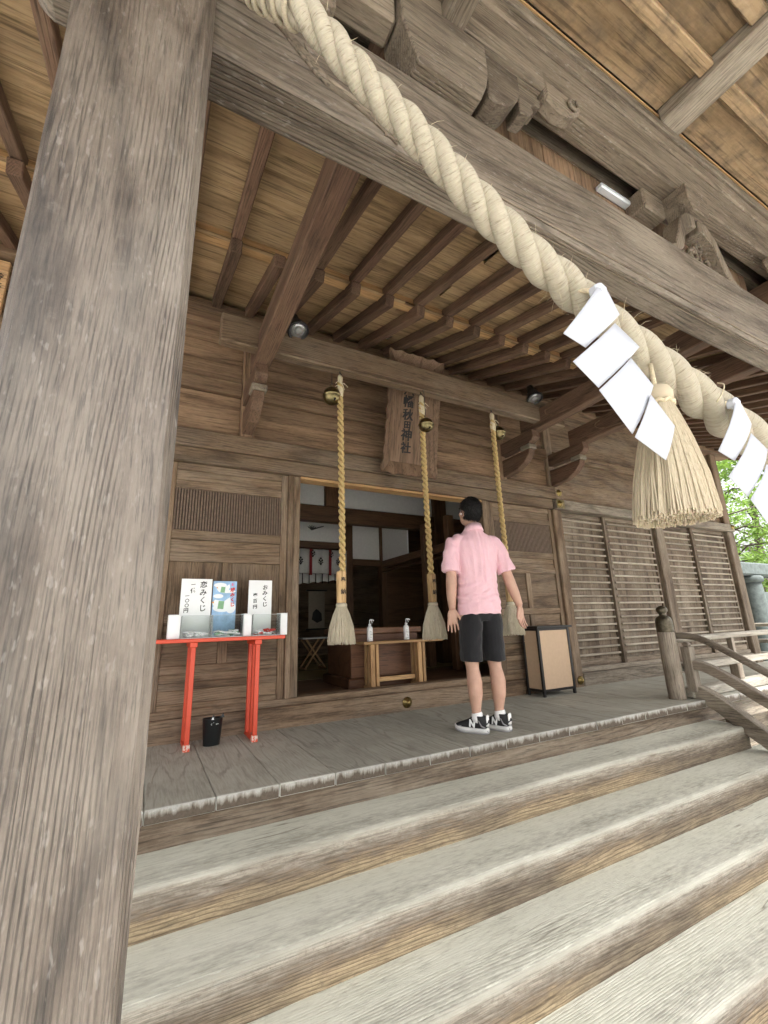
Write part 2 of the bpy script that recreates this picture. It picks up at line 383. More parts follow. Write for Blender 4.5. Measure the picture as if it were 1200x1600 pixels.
def spline(ctrl, n):
    """Catmull-Rom through control points (any dimension)"""
    c = np.asarray(ctrl, float); c = np.vstack([2*c[0]-c[1], c, 2*c[-1]-c[-2]]); k = len(c)-3; out = []
    for s in np.linspace(0, k-1e-6, n):
        i = int(s); t = s-i; p0, p1, p2, p3 = c[i:i+4]
        out.append(.5*(2*p1+(p2-p0)*t+(2*p0-5*p1+4*p2-p3)*t*t+(3*p1-p0-3*p2+p3)*t**3))
    return np.array(out)
def lathe(name, prof, c, mat, parent=None, n=24, sx=1, sy=1):
    V = []; F = []; U = []
    for r, z in prof:
        for k in range(n):
            a = 2*math.pi*k/n; V.append((c[0]+r*sx*math.cos(a), c[1]+r*sy*math.sin(a), c[2]+z))
    m = len(prof)
    for i in range(m-1):
        for k in range(n): F.append((i*n+k, i*n+(k+1) % n, (i+1)*n+(k+1) % n, (i+1)*n+k))
    F.append(tuple(range(n-1, -1, -1))); F.append(tuple(range((m-1)*n, m*n)))
    return add(name, V, F, mat, parent, True)
def text(name, body, size, mat, mtx, parent=None, bold=.0, ext=.0008, jitter=0, bend=0):
    """flat lettering; mtx maps text plane (x right, y up, z out) to the world"""
    cu = bpy.data.curves.new(name, 'FONT'); cu.body = body; cu.size = size; cu.align_x = 'CENTER'; cu.align_y = 'CENTER'
    cu.extrude = ext; cu.offset = bold; cu.resolution_u = 3
    o = bpy.data.objects.new('tmp', cu); me = evaluate(o)
    bpy.data.objects.remove(o); bpy.data.curves.remove(cu)
    if jitter:
        rs = random.random()*50
        for v in me.vertices:
            q = Vector((v.co.x/size*3+rs, v.co.y/size*3, 0)); d = mnoise.noise_vector(q)
            v.co.x += d.x*jitter*size; v.co.y += d.y*jitter*size
    if bend:
        for v in me.vertices: v.co.y += bend*v.co.x
    me.materials.clear(); me.materials.append(mat); me.transform(mtx)
    if len(me.vertices) == 0: return None
    c = sum((v.co for v in me.vertices), Vector())/len(me.vertices)
    me.transform(Matrix.Translation(-c)); return reg(name, me, c, None, parent)
def plane_mtx(origin, xdir, ydir):
    x = Vector(xdir).normalized(); y = Vector(ydir); y = (y-x*y.dot(x)).normalized(); z = x.cross(y)
    m = Matrix((x, y, z)).transposed().to_4x4(); m.translation = Vector(origin); return m
def struct(o): o['kind'] = 'structure'; return o
def stuff(o): o['kind'] = 'stuff'; return o

# plain materials
flat('black_metal', (.012,.012,.013), .4); flat('brass', (.30,.225,.09), .4, 1, .5, .2, 60); flat('old_brass', (.20,.165,.085), .36, 1, .4, .1, 40)
flat('plaster', (.74,.74,.72), .9, 0, .05); flat('paper', (.50,.525,.58), .75, 0, .02)
flat('card_white', (.82,.84,.84), .55, 0, .02); flat('ink', (.012,.011,.011), .7)
flat('lantern_paper', (.50,.36,.24), .7, 0, .04); flat('black_lacquer', (.010,.009,.009), .35)
flat('black_plastic', (.010,.012,.013), .35, 0, .2); flat('tatami', (.36,.29,.14), .8, 0, .15, .3, 120)
flat('white_plastic', (.80,.81,.80), .3); flat('lens', (.42,.43,.43), .12, .6); flat('pale_metal', (.62,.66,.70), .4, .3)
flat('red_cloth', (.25,.02,.025), .8); flat('cloth', (.62,.62,.60), .85, 0, .06); flat('bronze', (.10,.085,.06), .4, .8, .35, .2, 40)
flat('cream_cord', (.58,.50,.34), .8, 0, .2, .5, 150); flat('straw_tie', (.60,.52,.36), .8, 0, .25, .6, 120)
flat('fibre', (.55,.47,.32), .8); flat('paper_green', (.22,.42,.24), .7, 0, .1); flat('paper_red', (.62,.05,.04), .7); flat('poster_sky', (.30,.48,.70), .6, 0, .25, 0, 14)
flat('poster_pink', (.80,.20,.32), .7); flat('poster_orange', (.75,.32,.05), .7); flat('poster_cloud', (.80,.84,.86), .7)
flat('scroll_paper', (.30,.26,.20), .8, 0, .1); flat('torii_stone', (.075,.092,.088), .8, 0, .35, .5, 12)
flat('label_grey', (.25,.27,.28), .6); flat('dark_void', (.012,.010,.009), .9)
def red_mat():
    t = NT('red_paint'); tc = t.n('TexCoord'); n = t.noise(tc.outputs['Object'], 60, 5, .7); n2 = t.noise(tc.outputs['Object'], 6, 3)
    c = t.mix(n2, (.55,.055,.024), (.66,.078,.030)); c = t.mix(t.ramp(n, [(.70, 0.0), (.74, .8)]), c, (.72,.50,.42))
    t.l(c, t.b.inputs['Base Color']); t.b.inputs['Roughness'].default_value = .45; t.bump(n, .1, .003); MATS['red_paint'] = t.m
    t = NT('chipped_red'); tc = t.n('TexCoord'); n = t.noise(tc.outputs['Object'], 45, 5, .7)
    t.l(t.mix(t.ramp(n, [(.44, 0.0), (.52, 1.0)]), (.70,.09,.035), (.72,.56,.48)), t.b.inputs['Base Color']); MATS['chipped_red'] = t.m
red_mat()

# ------------------------------------------------------------------ ground
def gravel_mat():
    t = NT('gravel_ground'); tc = t.n('TexCoord'); co = tc.outputs['Object']
    v = t.n('TexVoronoi'); t.l(co, v.inputs['Vector']); v.inputs['Scale'].default_value = 55
    n = t.noise(co, 1.2, 5)
    c = t.mix(n, (.38,.365,.33), (.52,.50,.455)); c = t.mix(.5, c, v.outputs['Color'], 'OVERLAY')
    t.l(c, t.b.inputs['Base Color']); t.b.inputs['Roughness'].default_value = .9; t.bump(v.outputs['Distance'], .6, .01); return t.m
GZ = -.88
g = add('ground', [(-150,-150,GZ),(150,-150,GZ),(150,150,GZ),(-150,150,GZ)], [(0,1,2,3)], gravel_mat()); struct(g)

# ------------------------------------------------------------------ stairs
RISE = .176
st_ = thing('wooden_stairs', (2.1, 1.85, GZ), 'wide flight of worn pale grey timber steps up to the veranda', 'stairs')
RY = [2.43, 2.14, 1.85, 1.56, 1.27]
for k in range(1, 5):
    zt = -RISE*k; y1 = RY[k-1]+.03; y0 = RY[k]; xa, xb = (-.34, 4.57) if k == 1 else (-.34, 4.95)
    nx = 90; V = []; F = []; prof = []
    r = .017
    prof.append((y1, 0.0)); prof.append((y0+.16, 0.0)); prof.append((y0+.08, -.001))
    for a in np.linspace(0, math.pi/2, 6): prof.append((y0+r*(1-math.sin(a)), -r*(1-math.cos(a))))
    prof += [(y0+.001, -.075), (y0+.006, -.13), (y0+.006, -RISE-.02), (y1, -RISE-.02)]
    xs = np.linspace(xa, xb, nx); m = len(prof)
    for i, x in enumerate(xs):
        e = mnoise.noise(Vector((x*1.3, k*7.1, 0)))*.006+mnoise.noise(Vector((x*5, k*3.3, 4)))*.0025
        dip = mnoise.noise(Vector((x*.9, k*5.7, 9)))*.004
        for j, (y, z) in enumerate(prof):
            wy = 1 if 2 <= j <= 9 else 0
            rough_ = mnoise.noise(Vector((x*9, z*40, k)))*.004 if j in (9, 10) else 0
            V.append((x, y+e*wy+rough_, zt+z+(dip-.002 if 2 <= j <= 6 else 0)))
    for i in range(nx-1):
        for j in range(m): F.append((i*m+j, i*m+(j+1) % m, (i+1)*m+(j+1) % m, (i+1)*m+j))
    F.append(tuple(range(m-1, -1, -1))); F.append(tuple(range((nx-1)*m, nx*m)))
    o = add('step', V, F, step_mat(), st_, True, loc=((xa+xb)/2, (y0+y1)/2, zt))
    mod = o.modifiers.new('edges', 'EDGE_SPLIT'); mod.split_angle = R_(50)
box('base_sill', -.34, 4.9, 1.29, 2.5, GZ-.05, GZ+.02, 'beam', st_)
# side stringers and curved handrails
def rail_path(pts, n=40): return [(x, y, z) for x, y, z in spline(pts, n)]
def swept(name, pts, wd, ht, kind, parent):
    V = []; F = []; n = len(pts); P = [Vector(p) for p in pts]
    for i, p in enumerate(P):
        t = (P[min(i+1, n-1)]-P[max(i-1, 0)]).normalized(); s = t.cross(Vector((0, 0, 1))).normalized(); u = s.cross(t)
        b = .006
        for a, c in ((-wd/2+b, -ht/2), (wd/2-b, -ht/2), (wd/2, -ht/2+b), (wd/2, ht/2-b), (wd/2-b, ht/2), (-wd/2+b, ht/2), (-wd/2, ht/2-b), (-wd/2, -ht/2+b)):
            V.append(tuple(p+s*a+u*c))
    for i in range(n-1):
        for k in range(8): F.append((i*8+k, i*8+(k+1) % 8, (i+1)*8+(k+1) % 8, (i+1)*8+k))
    F.append(tuple(range(7, -1, -1))); F.append(tuple(range((n-1)*8, n*8)))
    return add(name, V, F, wood(kind, 'y'), parent)
XR = 4.52
sr = thing('stair_railing', (XR, 1.9, -.5), 'weathered stair handrail curving down from the rounded corner post', 'railing')
tube('handrail', rail_path([(XR-.02,2.575,.553),(XR-.02,2.45,.55),(XR-.02,2.33,.522),(XR-.02,2.15,.43),(XR-.02,1.88,.262),(XR-.02,1.5,.03),(XR-.02,1.2,-.155)]), .030, wood('newel','y'), sr, 14)
swept('middle_rail', rail_path([(XR,2.52,.292),(XR,2.42,.292),(XR,2.31,.262),(XR,2.15,.175),(XR,1.93,.035),(XR,1.5,-.23),(XR,1.2,-.415)]), .085, .078, 'newel', sr)
swept('stringer', rail_path([(XR+.03,2.50,.055),(XR+.03,2.42,.035),(XR+.03,2.28,-.045),(XR+.03,1.98,-.265),(XR+.03,1.5,-.555),(XR+.03,1.24,-.715)]), .11, .125, 'rail', sr)
box('baluster', XR-.052, XR+.042, 2.435, 2.515, .06, .455, 'newel', sr, .006)
prism('baluster_cap', [(2.455,.455),(2.495,.455),(2.505,.475),(2.49,.495),(2.46,.495),(2.445,.475)], 'x', XR-.03, XR+.02, 'newel', sr, .003)
for yb in (1.72, 1.26):
    zb = .16-(1.72-yb)*.6
    box('baluster', XR-.04, XR+.04, yb-.035, yb+.035, zb-.55, zb-.01, 'newel', sr, .005)
box('newel_post', XR-.06, XR+.06, 1.10, 1.22, GZ, .12, 'newel', sr, .01)

# ------------------------------------------------------------------ veranda
DY0, DY1 = 2.393, 3.615
vd = thing('veranda', (3.9, 3.0, -.5), 'grey plank veranda with white worn plank ends along the shrine front', 'veranda')
x = .362-.295*7; i = 0
while x < 9.55:
    o = box('plank', x+.0015, x+.2935, DY0+RNG.uniform(-.003, .003), DY1, -.06, RNG.uniform(-.0015, .0), deck_mat(), vd, .004)
    x += .295
box('riser_board', -1.7, 4.95, 2.43, 2.47, -.20, -.0605, 'shutter', vd, .003)
box('edge_beam', 4.96, 9.5, 2.46, 2.58, -.24, -.0605, 'rail', vd, .006)
box('inner_beam', -1.7, 9.5, 3.3, 3.42, -.24, -.0605, 'rail', vd, .006)
for xx in (-1.5, .0, 5.2, 6.4, 7.6, 8.8, 9.4):
    box('post', xx-.06, xx+.06, 2.47, 2.59, GZ, -.2405, 'rail', vd, .006)
box('kick_board', 4.96, 9.5, 2.66, 2.68, GZ, -.2405, 'rail', vd, .003)
# balustrade along the right part, returning along the side
bl = thing('balustrade', (7, 2.57, 0), 'low grey veranda balustrade with a round top rail, beside the shutters', 'railing')
tube('top_rail', [(x, 2.575, .515+.004*(x-4.45)) for x in np.linspace(4.45, 9.42, 20)], .030, wood('silver','x'), bl, 14)
box('middle_rail', 4.47, 9.42, 2.535, 2.61, .235, .297, 'silver', bl, .006)
box('ground_rail', 4.47, 9.42, 2.47, 2.60, .004, .085, 'silver', bl, .008)
for xx in (5.52, 6.55, 7.55, 8.5):
    box('strut', xx-.045, xx+.045, 2.53, 2.615, .0855, .2345, 'newel', bl, .006)
    box('upper_strut', xx-.025, xx+.025, 2.55, 2.60, .2975, .50, 'newel', bl, .004)
tube('top_rail', [(9.38, y, .535) for y in np.linspace(2.45, 5.2, 8)], .030, wood('silver','y'), bl, 14)
box('middle_rail', 9.34, 9.42, 2.62, 5.2, .235, .297, 'silver', bl, .006)
box('ground_rail', 9.32, 9.44, 2.61, 5.2, .004, .085, 'silver', bl, .008)
for yy in (3.2, 4.1, 5.0): box('strut', 9.335, 9.425, yy-.04, yy+.04, .0855, .2345, 'newel', bl, .006)
# corner post with an onion finial
nw = thing('corner_post', (4.375, 2.565, 0), 'round wooden corner post with dark bronze onion finial at the stair head', 'post')
lathe('shaft', [(.069,0),(.071,.01),(.0735,.2),(.0745,.4),(.0735,.585),(.071,.596)], (4.375, 2.565, 0), wood('newel','z'), nw, 28)
lathe('cap', [(.066,.592),(.0675,.597),(.0675,.61),(.066,.62),(.0675,.648),(.066,.69),(.058,.72),(.043,.737),(.028,.745),(.027,.757),(.034,.768),(.044,.784),(.046,.80),(.040,.815),(.026,.828),(.008,.836)], (4.375, 2.565, 0), MATS['bronze'], nw, 28, 1.1, 1.1)

# ------------------------------------------------------------------ shrine hall: front wall
hall = thing('shrine_hall', (3.5, 6, 0), 'old dark brown timber shrine hall with deep rafters and sliding shutters', 'building')
Wy = 3.6
bxh = lambda n, *a, **k: box(n, *a[:-1], a[-1], hall, **k)
bxh('ground_sill', -2.2, 4.28, 3.60, 3.74, -.02, .150, 'wall', bev=.008)
bxh('ground_sill', 4.42, 8.3, 3.585, 3.74, -.02, .140, 'rail', bev=.008)
bxh('threshold', -2.2, 4.27, 3.625, 3.75, .1505, .205, 'wall', bev=.006)
bxh('threshold', 4.43, 8.29, 3.615, 3.75, .1405, .195, 'rail', bev=.006)
# long tie rails
bxh('tie_rail', -2.2, 4.44, 3.545, 3.70, 2.165, 2.315, 'wall', bev=.008)
bxh('door_head', -2.2, 4.27, 3.575, 3.70, 2.045, 2.1645, 'wall', bev=.006)
bxh('door_track', 1.11, 3.17, 3.60, 3.72, 2.02, 2.0445, 'bench', bev=.003)
bxh('tie_rail', 4.30, 8.50, 3.545, 3.70, 2.045, 2.1645, 'rail', bev=.008)
# posts
bxh('post', 4.281, 4.419, 3.59, 3.73, -.06, 2.044, 'wall', bev=.010)
bxh('post', 4.285, 4.415, 3.60, 3.72, 2.316, 3.55, 'wall', bev=.010)
bxh('post', 6.32, 6.51, 3.58, 3.72, .14, 2.044, 'shutter', bev=.010)
bxh('corner_post', 8.302, 8.50, 3.57, 3.77, -.06, 2.044, 'shutter', bev=.012)
bxh('corner_post', 8.31, 8.49, 3.58, 3.76, 2.165, 3.55, 'wall', bev=.012)
for xx in (.625, 3.50): bxh('post', xx-.055, xx+.055, 3.57, 3.70, 2.316, 3.55, 'wallup', bev=.008)
for s, xa, xb in ((0, 1.005, 1.05), (1, 1.0505, 1.113), (0, 3.172, 3.235), (1, 3.2355, 3.28)):
    bxh('door_jamb', xa, xb, 3.60+.015*s, 3.70, .2055, 2.0445, 'wall', bev=.005)
bxh('post', -2.2, -2.05, 3.58, 3.72, .151, 3.55, 'wall', bev=.01)

def sliding_panel(xa, xb):
    """a sliding door leaf: frame rails, one vertical-bar grille, board fields"""
    ww = .055; y = 3.625
    rails = [(.2055,.245),(.335,.385),(.445,.50),(.80,.865),(1.255,1.325),(1.425,1.50),(1.835,1.90),(1.985,2.0435)]
    bxh('stile', xa, xa+ww, y, y+.04, .2055, 2.0435, 'wall', bev=.004); bxh('stile', xb-ww, xb, y, y+.04, .2055, 2.0435, 'wall', bev=.004)
    for a, b in rails: bxh('door_rail', xa+ww+.0005, xb-ww-.0005, y+.002, y+.038, a, b, 'wall', bev=.004)
    xm = (xa+xb)/2
    for a, b in ((.5005,.7995),(.8655,1.2545)):
        bxh('muntin', xm-.035, xm+.035, y+.003, y+.037, a, b, 'wall', bev=.004)
        bxh('field_board', xa+ww, xm-.0355, y+.018, y+.03, a, b, 'wall', bev=.002); bxh('field_board', xm+.0355, xb-ww, y+.018, y+.03, a, b, 'wall', bev=.002)
    for a, b in ((.2455,.3345),(.3855,.4445),(1.3255,1.4245),(1.9005,1.9845)): bxh('field_board', xa+ww, xb-ww, y+.016, y+.03, a, b, 'wall', bev=.002)
    # fine grille: bars too small to pick apart
    n = int((xb-xa-2*ww)/.0205); V = []; F = []
    for i in range(n):
        c = xa+ww+(i+.5)*(xb-xa-2*ww)/n
        q = [(c-.0058, y+.012), (c+.0058, y+.012), (c+.0058, y+.026), (c-.0058, y+.026)]; b = len(V)
        V += [(px, py, 1.5005) for px, py in q]+[(px, py, 1.8345) for px, py in q]
        F += [(b, b+1, b+5, b+4), (b+1, b+2, b+6, b+5), (b+3, b, b+4, b+7), (b+2, b+3, b+7, b+6)]
    o = add('grille', V, F, flat('grille_wood', (.15,.105,.075), .75, 0, .25, .3, 40), hall); stuff(o)
    bxh('grille_backing', xa+ww, xb-ww, y+.030, y+.036, 1.5005, 1.8345, flat('grille_shade', (.115,.08,.057), .8), bev=.001)
sliding_panel(.06, 1.004); sliding_panel(-.94, .055); sliding_panel(3.281, 4.279)
bxh('wall_board', -2.05, -.945, 3.63, 3.66, .2055, 2.0435, 'wall')

# shutters: boards under horizontal battens
def shutter(xa, xb, y):
    ww = .045
    bxh('shutter_stile', xa, xa+ww, y, y+.035, .1955, 2.0435, 'shutter', bev=.004); bxh('shutter_stile', xb-ww, xb, y, y+.035, .1955, 2.0435, 'shutter', bev=.004)
    bxh('shutter_rail', xa+ww, xb-ww, y+.001, y+.034, .1955, .27, 'shutter', bev=.004); bxh('shutter_rail', xa+ww, xb-ww, y+.001, y+.034, 1.985, 2.043, 'shutter', bev=.004)
    bxh('shutter_board', xa+ww, xb-ww, y+.020, y+.032, .2705, 1.9845, wood('shutter', 'z'), bev=.001)
    for i in range(20):
        z = .27+(i+.55)*(1.9845-.27)/20
        bxh('batten', xa+ww+.001, xb-ww-.001, y-.014, y+.0195, z-.012, z+.012, 'batten', bev=.004)
shutter(4.425, 5.30, 3.675); shutter(5.255, 6.315, 3.635); shutter(6.515, 7.37, 3.675); shutter(7.325, 8.298, 3.635)

# wall above the rails: wide boards, ledges, plate
for xa, xb in ((-2.05, .568), (.682, 3.443), (3.557, 4.284)):
    bxh('wall_board', xa, xb, 3.64, 3.67, 2.3155, 2.545, 'wallup', bev=.002); bxh('wall_board', xa, xb, 3.643, 3.67, 2.5455, 2.70, 'wallup', bev=.002)
    bxh('ledge', xa, xb, 3.585, 3.665, 2.7005, 2.825, 'wallup', bev=.006)
    bxh('wall_board', xa, xb, 3.64, 3.67, 2.8255, 3.03, 'wallup', bev=.002); bxh('wall_board', xa, xb, 3.643, 3.67, 3.0305, 3.19, 'wallup', bev=.002)
    bxh('upper_ledge', xa, xb, 3.585, 3.665, 3.1905, 3.285, 'wallup', bev=.006)
    bxh('wall_board', xa, xb, 3.62, 3.67, 3.2855, 3.40, 'wallup', bev=.002)
for xa, xb in ((4.416, 8.309),):
    bxh('wall_board', xa, xb, 3.64, 3.67, 2.165, 2.44, 'wall', bev=.002); bxh('wall_board', xa, xb, 3.643, 3.67, 2.4405, 2.72, 'wall', bev=.002)
    bxh('ledge', xa, xb, 3.585, 3.665, 2.7205, 2.82, 'wall', bev=.006)
    bxh('wall_board', xa, xb, 3.64, 3.67, 2.8205, 3.40, 'wall', bev=.002)
bxh('wall_plate', -2.2, 8.9, 3.50, 3.72, 3.4005, 3.50, 'wallup', bev=.006)
# side wall of the hall and back
bxh('side_wall', 8.33, 8.45, 3.775, 9.0, -.06, 3.5, 'wall'); bxh('side_wall', -2.2, -2.1, 3.725, 9.0, -.06, 3.5, 'wall'); bxh('rear_wall', -2.2, 8.45, 9.001, 9.1, -.06, 3.5, 'wall')
# brass fittings
def knob(x, z, y, parent=hall, r=.036):
    V, F, U = [], [], []
    o = lathe('brass_fitting', [(r,0),(r,.006),(r*.78,.010),(r*.74,.016),(r*.45,.018),(r*.42,.030),(r*.28,.036),(.001,.038)], (0, 0, 0), MATS['brass'], parent, 20)
    o.rotation_euler = (R_(90), 0, 0); o.location = Vector((x, y-.019, z))-WL[parent.name]; return o
knob(2.109, .07, 3.60, r=.047); knob(4.357, .07, 3.585, r=.047); knob(4.36, 2.243, 3.545, r=.045); knob(4.355, 2.105, 3.545, r=.045); knob(8.43, 2.12, 3.545, r=.04)
bxh('brass_plate', 4.30, 4.435, 3.5405, 3.544, 2.05, 2.16, MATS['old_brass'], bev=.001); bxh('brass_plate', 4.30, 4.435, 3.5405, 3.544, 2.17, 2.31, MATS['wall_wood_x'] if 'wall_wood_x' in MATS else 'wall', bev=.001)

# ------------------------------------------------------------------ eaves
YE = 2.42; ZE = .75+.957*YE; SB = .351; SF = .236; SP = .278
zb = lambda y: ZE+SB*(y-YE)                # underside of the base rafters
zf = lambda y: .775+.749*YE+SF*y            # underside of the flying rafters
RW, RH = .072, .085
i = -9
while True:
    x = .30+SP*i
    if x > 9.7: break
    y1 = 3.78; c0 = RH/2
    beam('base_rafter', (x, YE, zb(YE)+c0), (x, y1, zb(y1)+c0), RW, RH, 'rafter', hall, .005)
    if not (abs(x-.634) < .12 or abs(x-3.66) < .12):
        ya = 2.60; yb_ = 1.20
        beam('flying_rafter', (x, yb_, zf(yb_)+.038), (x, ya, zf(ya)+.038), .060, .075, 'rafter', hall, .005)
    i += 1
XA, XB = -2.3, 9.75
# fillet boards standing on the base rafter ends
for k in range(4):
    a = XA+k*(XB-XA)/4; b = a+(XB-XA)/4-.002
    beam('fillet_board', (a, YE+.10, zb(YE+.10)+RH+.034), (b, YE+.10, zb(YE+.10)+RH+.034), .08, .068, 'fillet', hall, .003)
# boards over the rafters, overlapping a little
def boards(name, y0, y1, zfun, off, wdt, kind, lap=.012):
    y = y0
    while y < y1:
        ye = min(y+wdt, y1); za, ze = zfun(y)+off+lap*.9, zfun(ye+lap)+off
        for k in range(3):
            a = XA+k*(XB-XA)/3+RNG.uniform(-.2, .2)*(k > 0); b = XA+(k+1)*(XB-XA)/3
            V = [(a, y, za), (b, y, za), (b, ye+lap, ze), (a, ye+lap, ze)]
            V += [(p, q, r+.010) for p, q, r in V]
            add(name, V, [(3,2,1,0),(4,5,6,7),(0,1,5,4),(1,2,6,5),(2,3,7,6),(3,0,4,7)], wood(kind, 'x'), hall)
        y = ye
boards('eave_board', YE+.04, 3.80, zb, RH+.001, .165, 'ceil')
boards('eave_board', 1.16, YE+.10, zf, .076, .165, 'ceil')
beam('eave_fascia', (XA, 1.15, zf(1.15)+.05), (XB, 1.15, zf(1.15)+.05), .06, .16, 'rafter', hall, .005)
# roof mass above
add('roof', [(XA-.2,1.05,3.02),(XB+.2,1.05,3.02),(XB+.2,6.2,5.3),(XA-.2,6.2,5.3),(XA-.2,1.05,3.20),(XB+.2,1.05,3.20),(XB+.2,6.2,5.5),(XA-.2,6.2,5.5)],
    [(0,3,2,1),(4,5,6,7),(0,1,5,4),(1,2,6,5),(2,3,7,6),(3,0,4,7)], wood('porch','x'), hall)
add('roof', [(XA-.2,6.21,5.3),(XB+.2,6.21,5.3),(XB+.2,11,3.2),(XA-.2,11,3.2),(XA-.2,6.21,5.5),(XB+.2,6.21,5.5),(XB+.2,11,3.4),(XA-.2,11,3.4)],
    [(0,3,2,1),(4,5,6,7),(0,1,5,4),(1,2,6,5),(2,3,7,6),(3,0,4,7)], wood('porch','x'), hall)

# ------------------------------------------------------------------ tie beams and wall brackets
TZ = 2.75
def tie(xc, y_near):
    o = prism('tie_beam', [(3.30,TZ+.21),(y_near,TZ+.20),(y_near,TZ),(2.2,TZ+.012),(2.98,TZ),(3.10,TZ-.004),(3.30,TZ)], 'x', xc-.062, xc+.062, wood('rafter','y'), hall, .008)
    return o
def bracket(xc):
    prism('bracket_arm', [(3.60,TZ-.002),(3.085,TZ-.008),(3.075,TZ-.09),(3.10,TZ-.125),(3.16,TZ-.15),(3.60,TZ-.15)], 'x', xc-.05, xc+.05, wood('rafter','y'), hall, .005)
    box('bearing_block', xc-.06, xc+.06, 3.13, 3.27, TZ-.205, TZ-.1505, 'frame', hall, .01)
    prism('bracket_arm', [(3.60,TZ-.206),(3.15,TZ-.206),(3.165,TZ-.26),(3.24,TZ-.33),(3.36,TZ-.385),(3.60,TZ-.41)], 'x', xc-.045, xc+.045, wood('rafter','y'), hall, .005)
tie(.634, .93); bracket(.625); tie(3.62, .93); bracket(3.55)
tie(4.42, .93); bracket(4.36)
# carved scroll lines where the right beams leave the wall
for xc in (3.62, 4.42):
    tube('carved_scroll', [(xc-.066, y, z) for y, z in spline([(2.62,TZ+.03),(2.80,TZ+.05),(2.9,TZ+.09),(2.92,TZ+.14),(2.86,TZ+.16)], 16)], .006, wood('wallup','y'), hall, 6)
# the bar that carries bells and lamps
bar = box('bell_bar', .30, 3.95, 3.0, 3.10, 2.812, 3.045, 'wall', hall, .010)

# ------------------------------------------------------------------ entrance porch
porch = thing('entrance_porch', (2.3, .9, GZ), 'weathered porch with a massive grey pillar, carved beam and boarded roof', 'porch')
def pillar(x0, x1):
    ch = .016; y0, y1 = .80, 1.07
    prof = [(x0+ch,y0),(x1-ch,y0),(x1,y0+ch),(x1,y1-ch),(x1-ch,y1),(x0+ch,y1),(x0,y1-ch),(x0,y0+ch)]
    V = []; F = []; zs = np.linspace(GZ+.12, 2.9, 60)
    for z in zs:
        for j, (a, b) in enumerate(prof):
            d = mnoise.noise(Vector((j*3.1, z*4, x0)))*.0022
            V.append((a+d, b+d, z))
    for i in range(len(zs)-1):
        for k in range(8): F.append((i*8+k, i*8+(k+1) % 8, (i+1)*8+(k+1) % 8, (i+1)*8+k))
    F.append(tuple(range(7, -1, -1))); F.append(tuple(range(59*8, 60*8)))
    o = add('pillar', V, F, wood('pillar', 'z'), porch)
    box('stone_base', x0-.06, x1+.06, y0-.06, y1+.06, GZ-.02, GZ+.119, flat('base_stone', (.33,.32,.30), .85, 0, .25, .4, 25), porch, .02)
pillar(-.246, .0185); pillar(4.78, 5.045)
BZ0, BZ1 = 2.142, 2.49
# main beam, clear of the pillars' faces by butting
def main_beam():
    for xa, xb in ((.019, 4.779),):
        n = 60; V = []; F = []; b = .012
        pr = [(.85+b,BZ0),(.862+.02,BZ0+.0),(.985-b,BZ0),(.985,BZ0+b),(.985,BZ1-b),(.985-b,BZ1),(.85+b,BZ1),(.85,BZ1-b),(.85,BZ0+b)]
        for i, x in enumerate(np.linspace(xa, xb, n)):
            for j, (y, z) in enumerate(pr):
                d = mnoise.noise(Vector((x*3, j*2.2, 1)))*.0025; V.append((x, y+d, z+d))
        m = len(pr)
        for i in range(n-1):
            for k in range(m): F.append((i*m+k, (i+1)*m+k, (i+1)*m+(k+1) % m, i*m+(k+1) % m))
        F.append(tuple(range(m))); F.append(tuple(range((n-1)*m, n*m))[::-1])
        o = add('main_beam', V, F, wood('beam', 'x'), porch)
        return o
mb = main_beam()
# grooves' raised fillets under the beam near its front edge
for yy in (.872, .882): box('fillet', .55, 4.75, yy, yy+.005, BZ0-.004, BZ0+.001, 'porch', mb, .001)
box('fillet', .50, 4.75, .846, .8505, BZ0+.016, BZ0+.024, 'porch', mb, .001)
for xa, xb, sg in ((-.36, -.2465, -1), (5.0455, 5.16, 1)):
    e = xa if sg < 0 else xb; s = xb if sg < 0 else xa
    prism('beam_nose', [(s,BZ0+.002),(e-sg*.04,BZ0+.002),(e-sg*.012,BZ0+.03),(e,BZ0+.10),(e-sg*.01,BZ0+.2),(e-sg*.05,BZ1-.01),(s,BZ1-.002)], 'y', .862, .978, wood('beam','x'), porch, .008)
# carved vine line on the beam face
cv = [(.03,2.352),(.074,2.356),(.15,2.359),(.203,2.33),(.25,2.292),(.297,2.254),(.355,2.235),(.404,2.225),(.456,2.205),(.545,2.162)]
tube('carved_vine', [(x, .8475, z) for x, z in spline(cv, 50)], [.003+.008*math.sin(math.pi*(i+2)/54) for i in range(50)], wood('porch','x'), mb, 8)
tube('carved_vine', [(x, .8485, z-.014) for x, z in spline(cv[3:], 40)], [.002+.006*math.sin(math.pi*(i+2)/44) for i in range(40)], wood('porch','x'), mb, 8)
tube('carved_vine', [(x, .8475, z) for x, z in spline([(.297,2.254),(.285,2.285),(.262,2.31),(.25,2.34)], 14)], [.006-.0004*i for i in range(14)], wood('porch','x'), mb, 8)

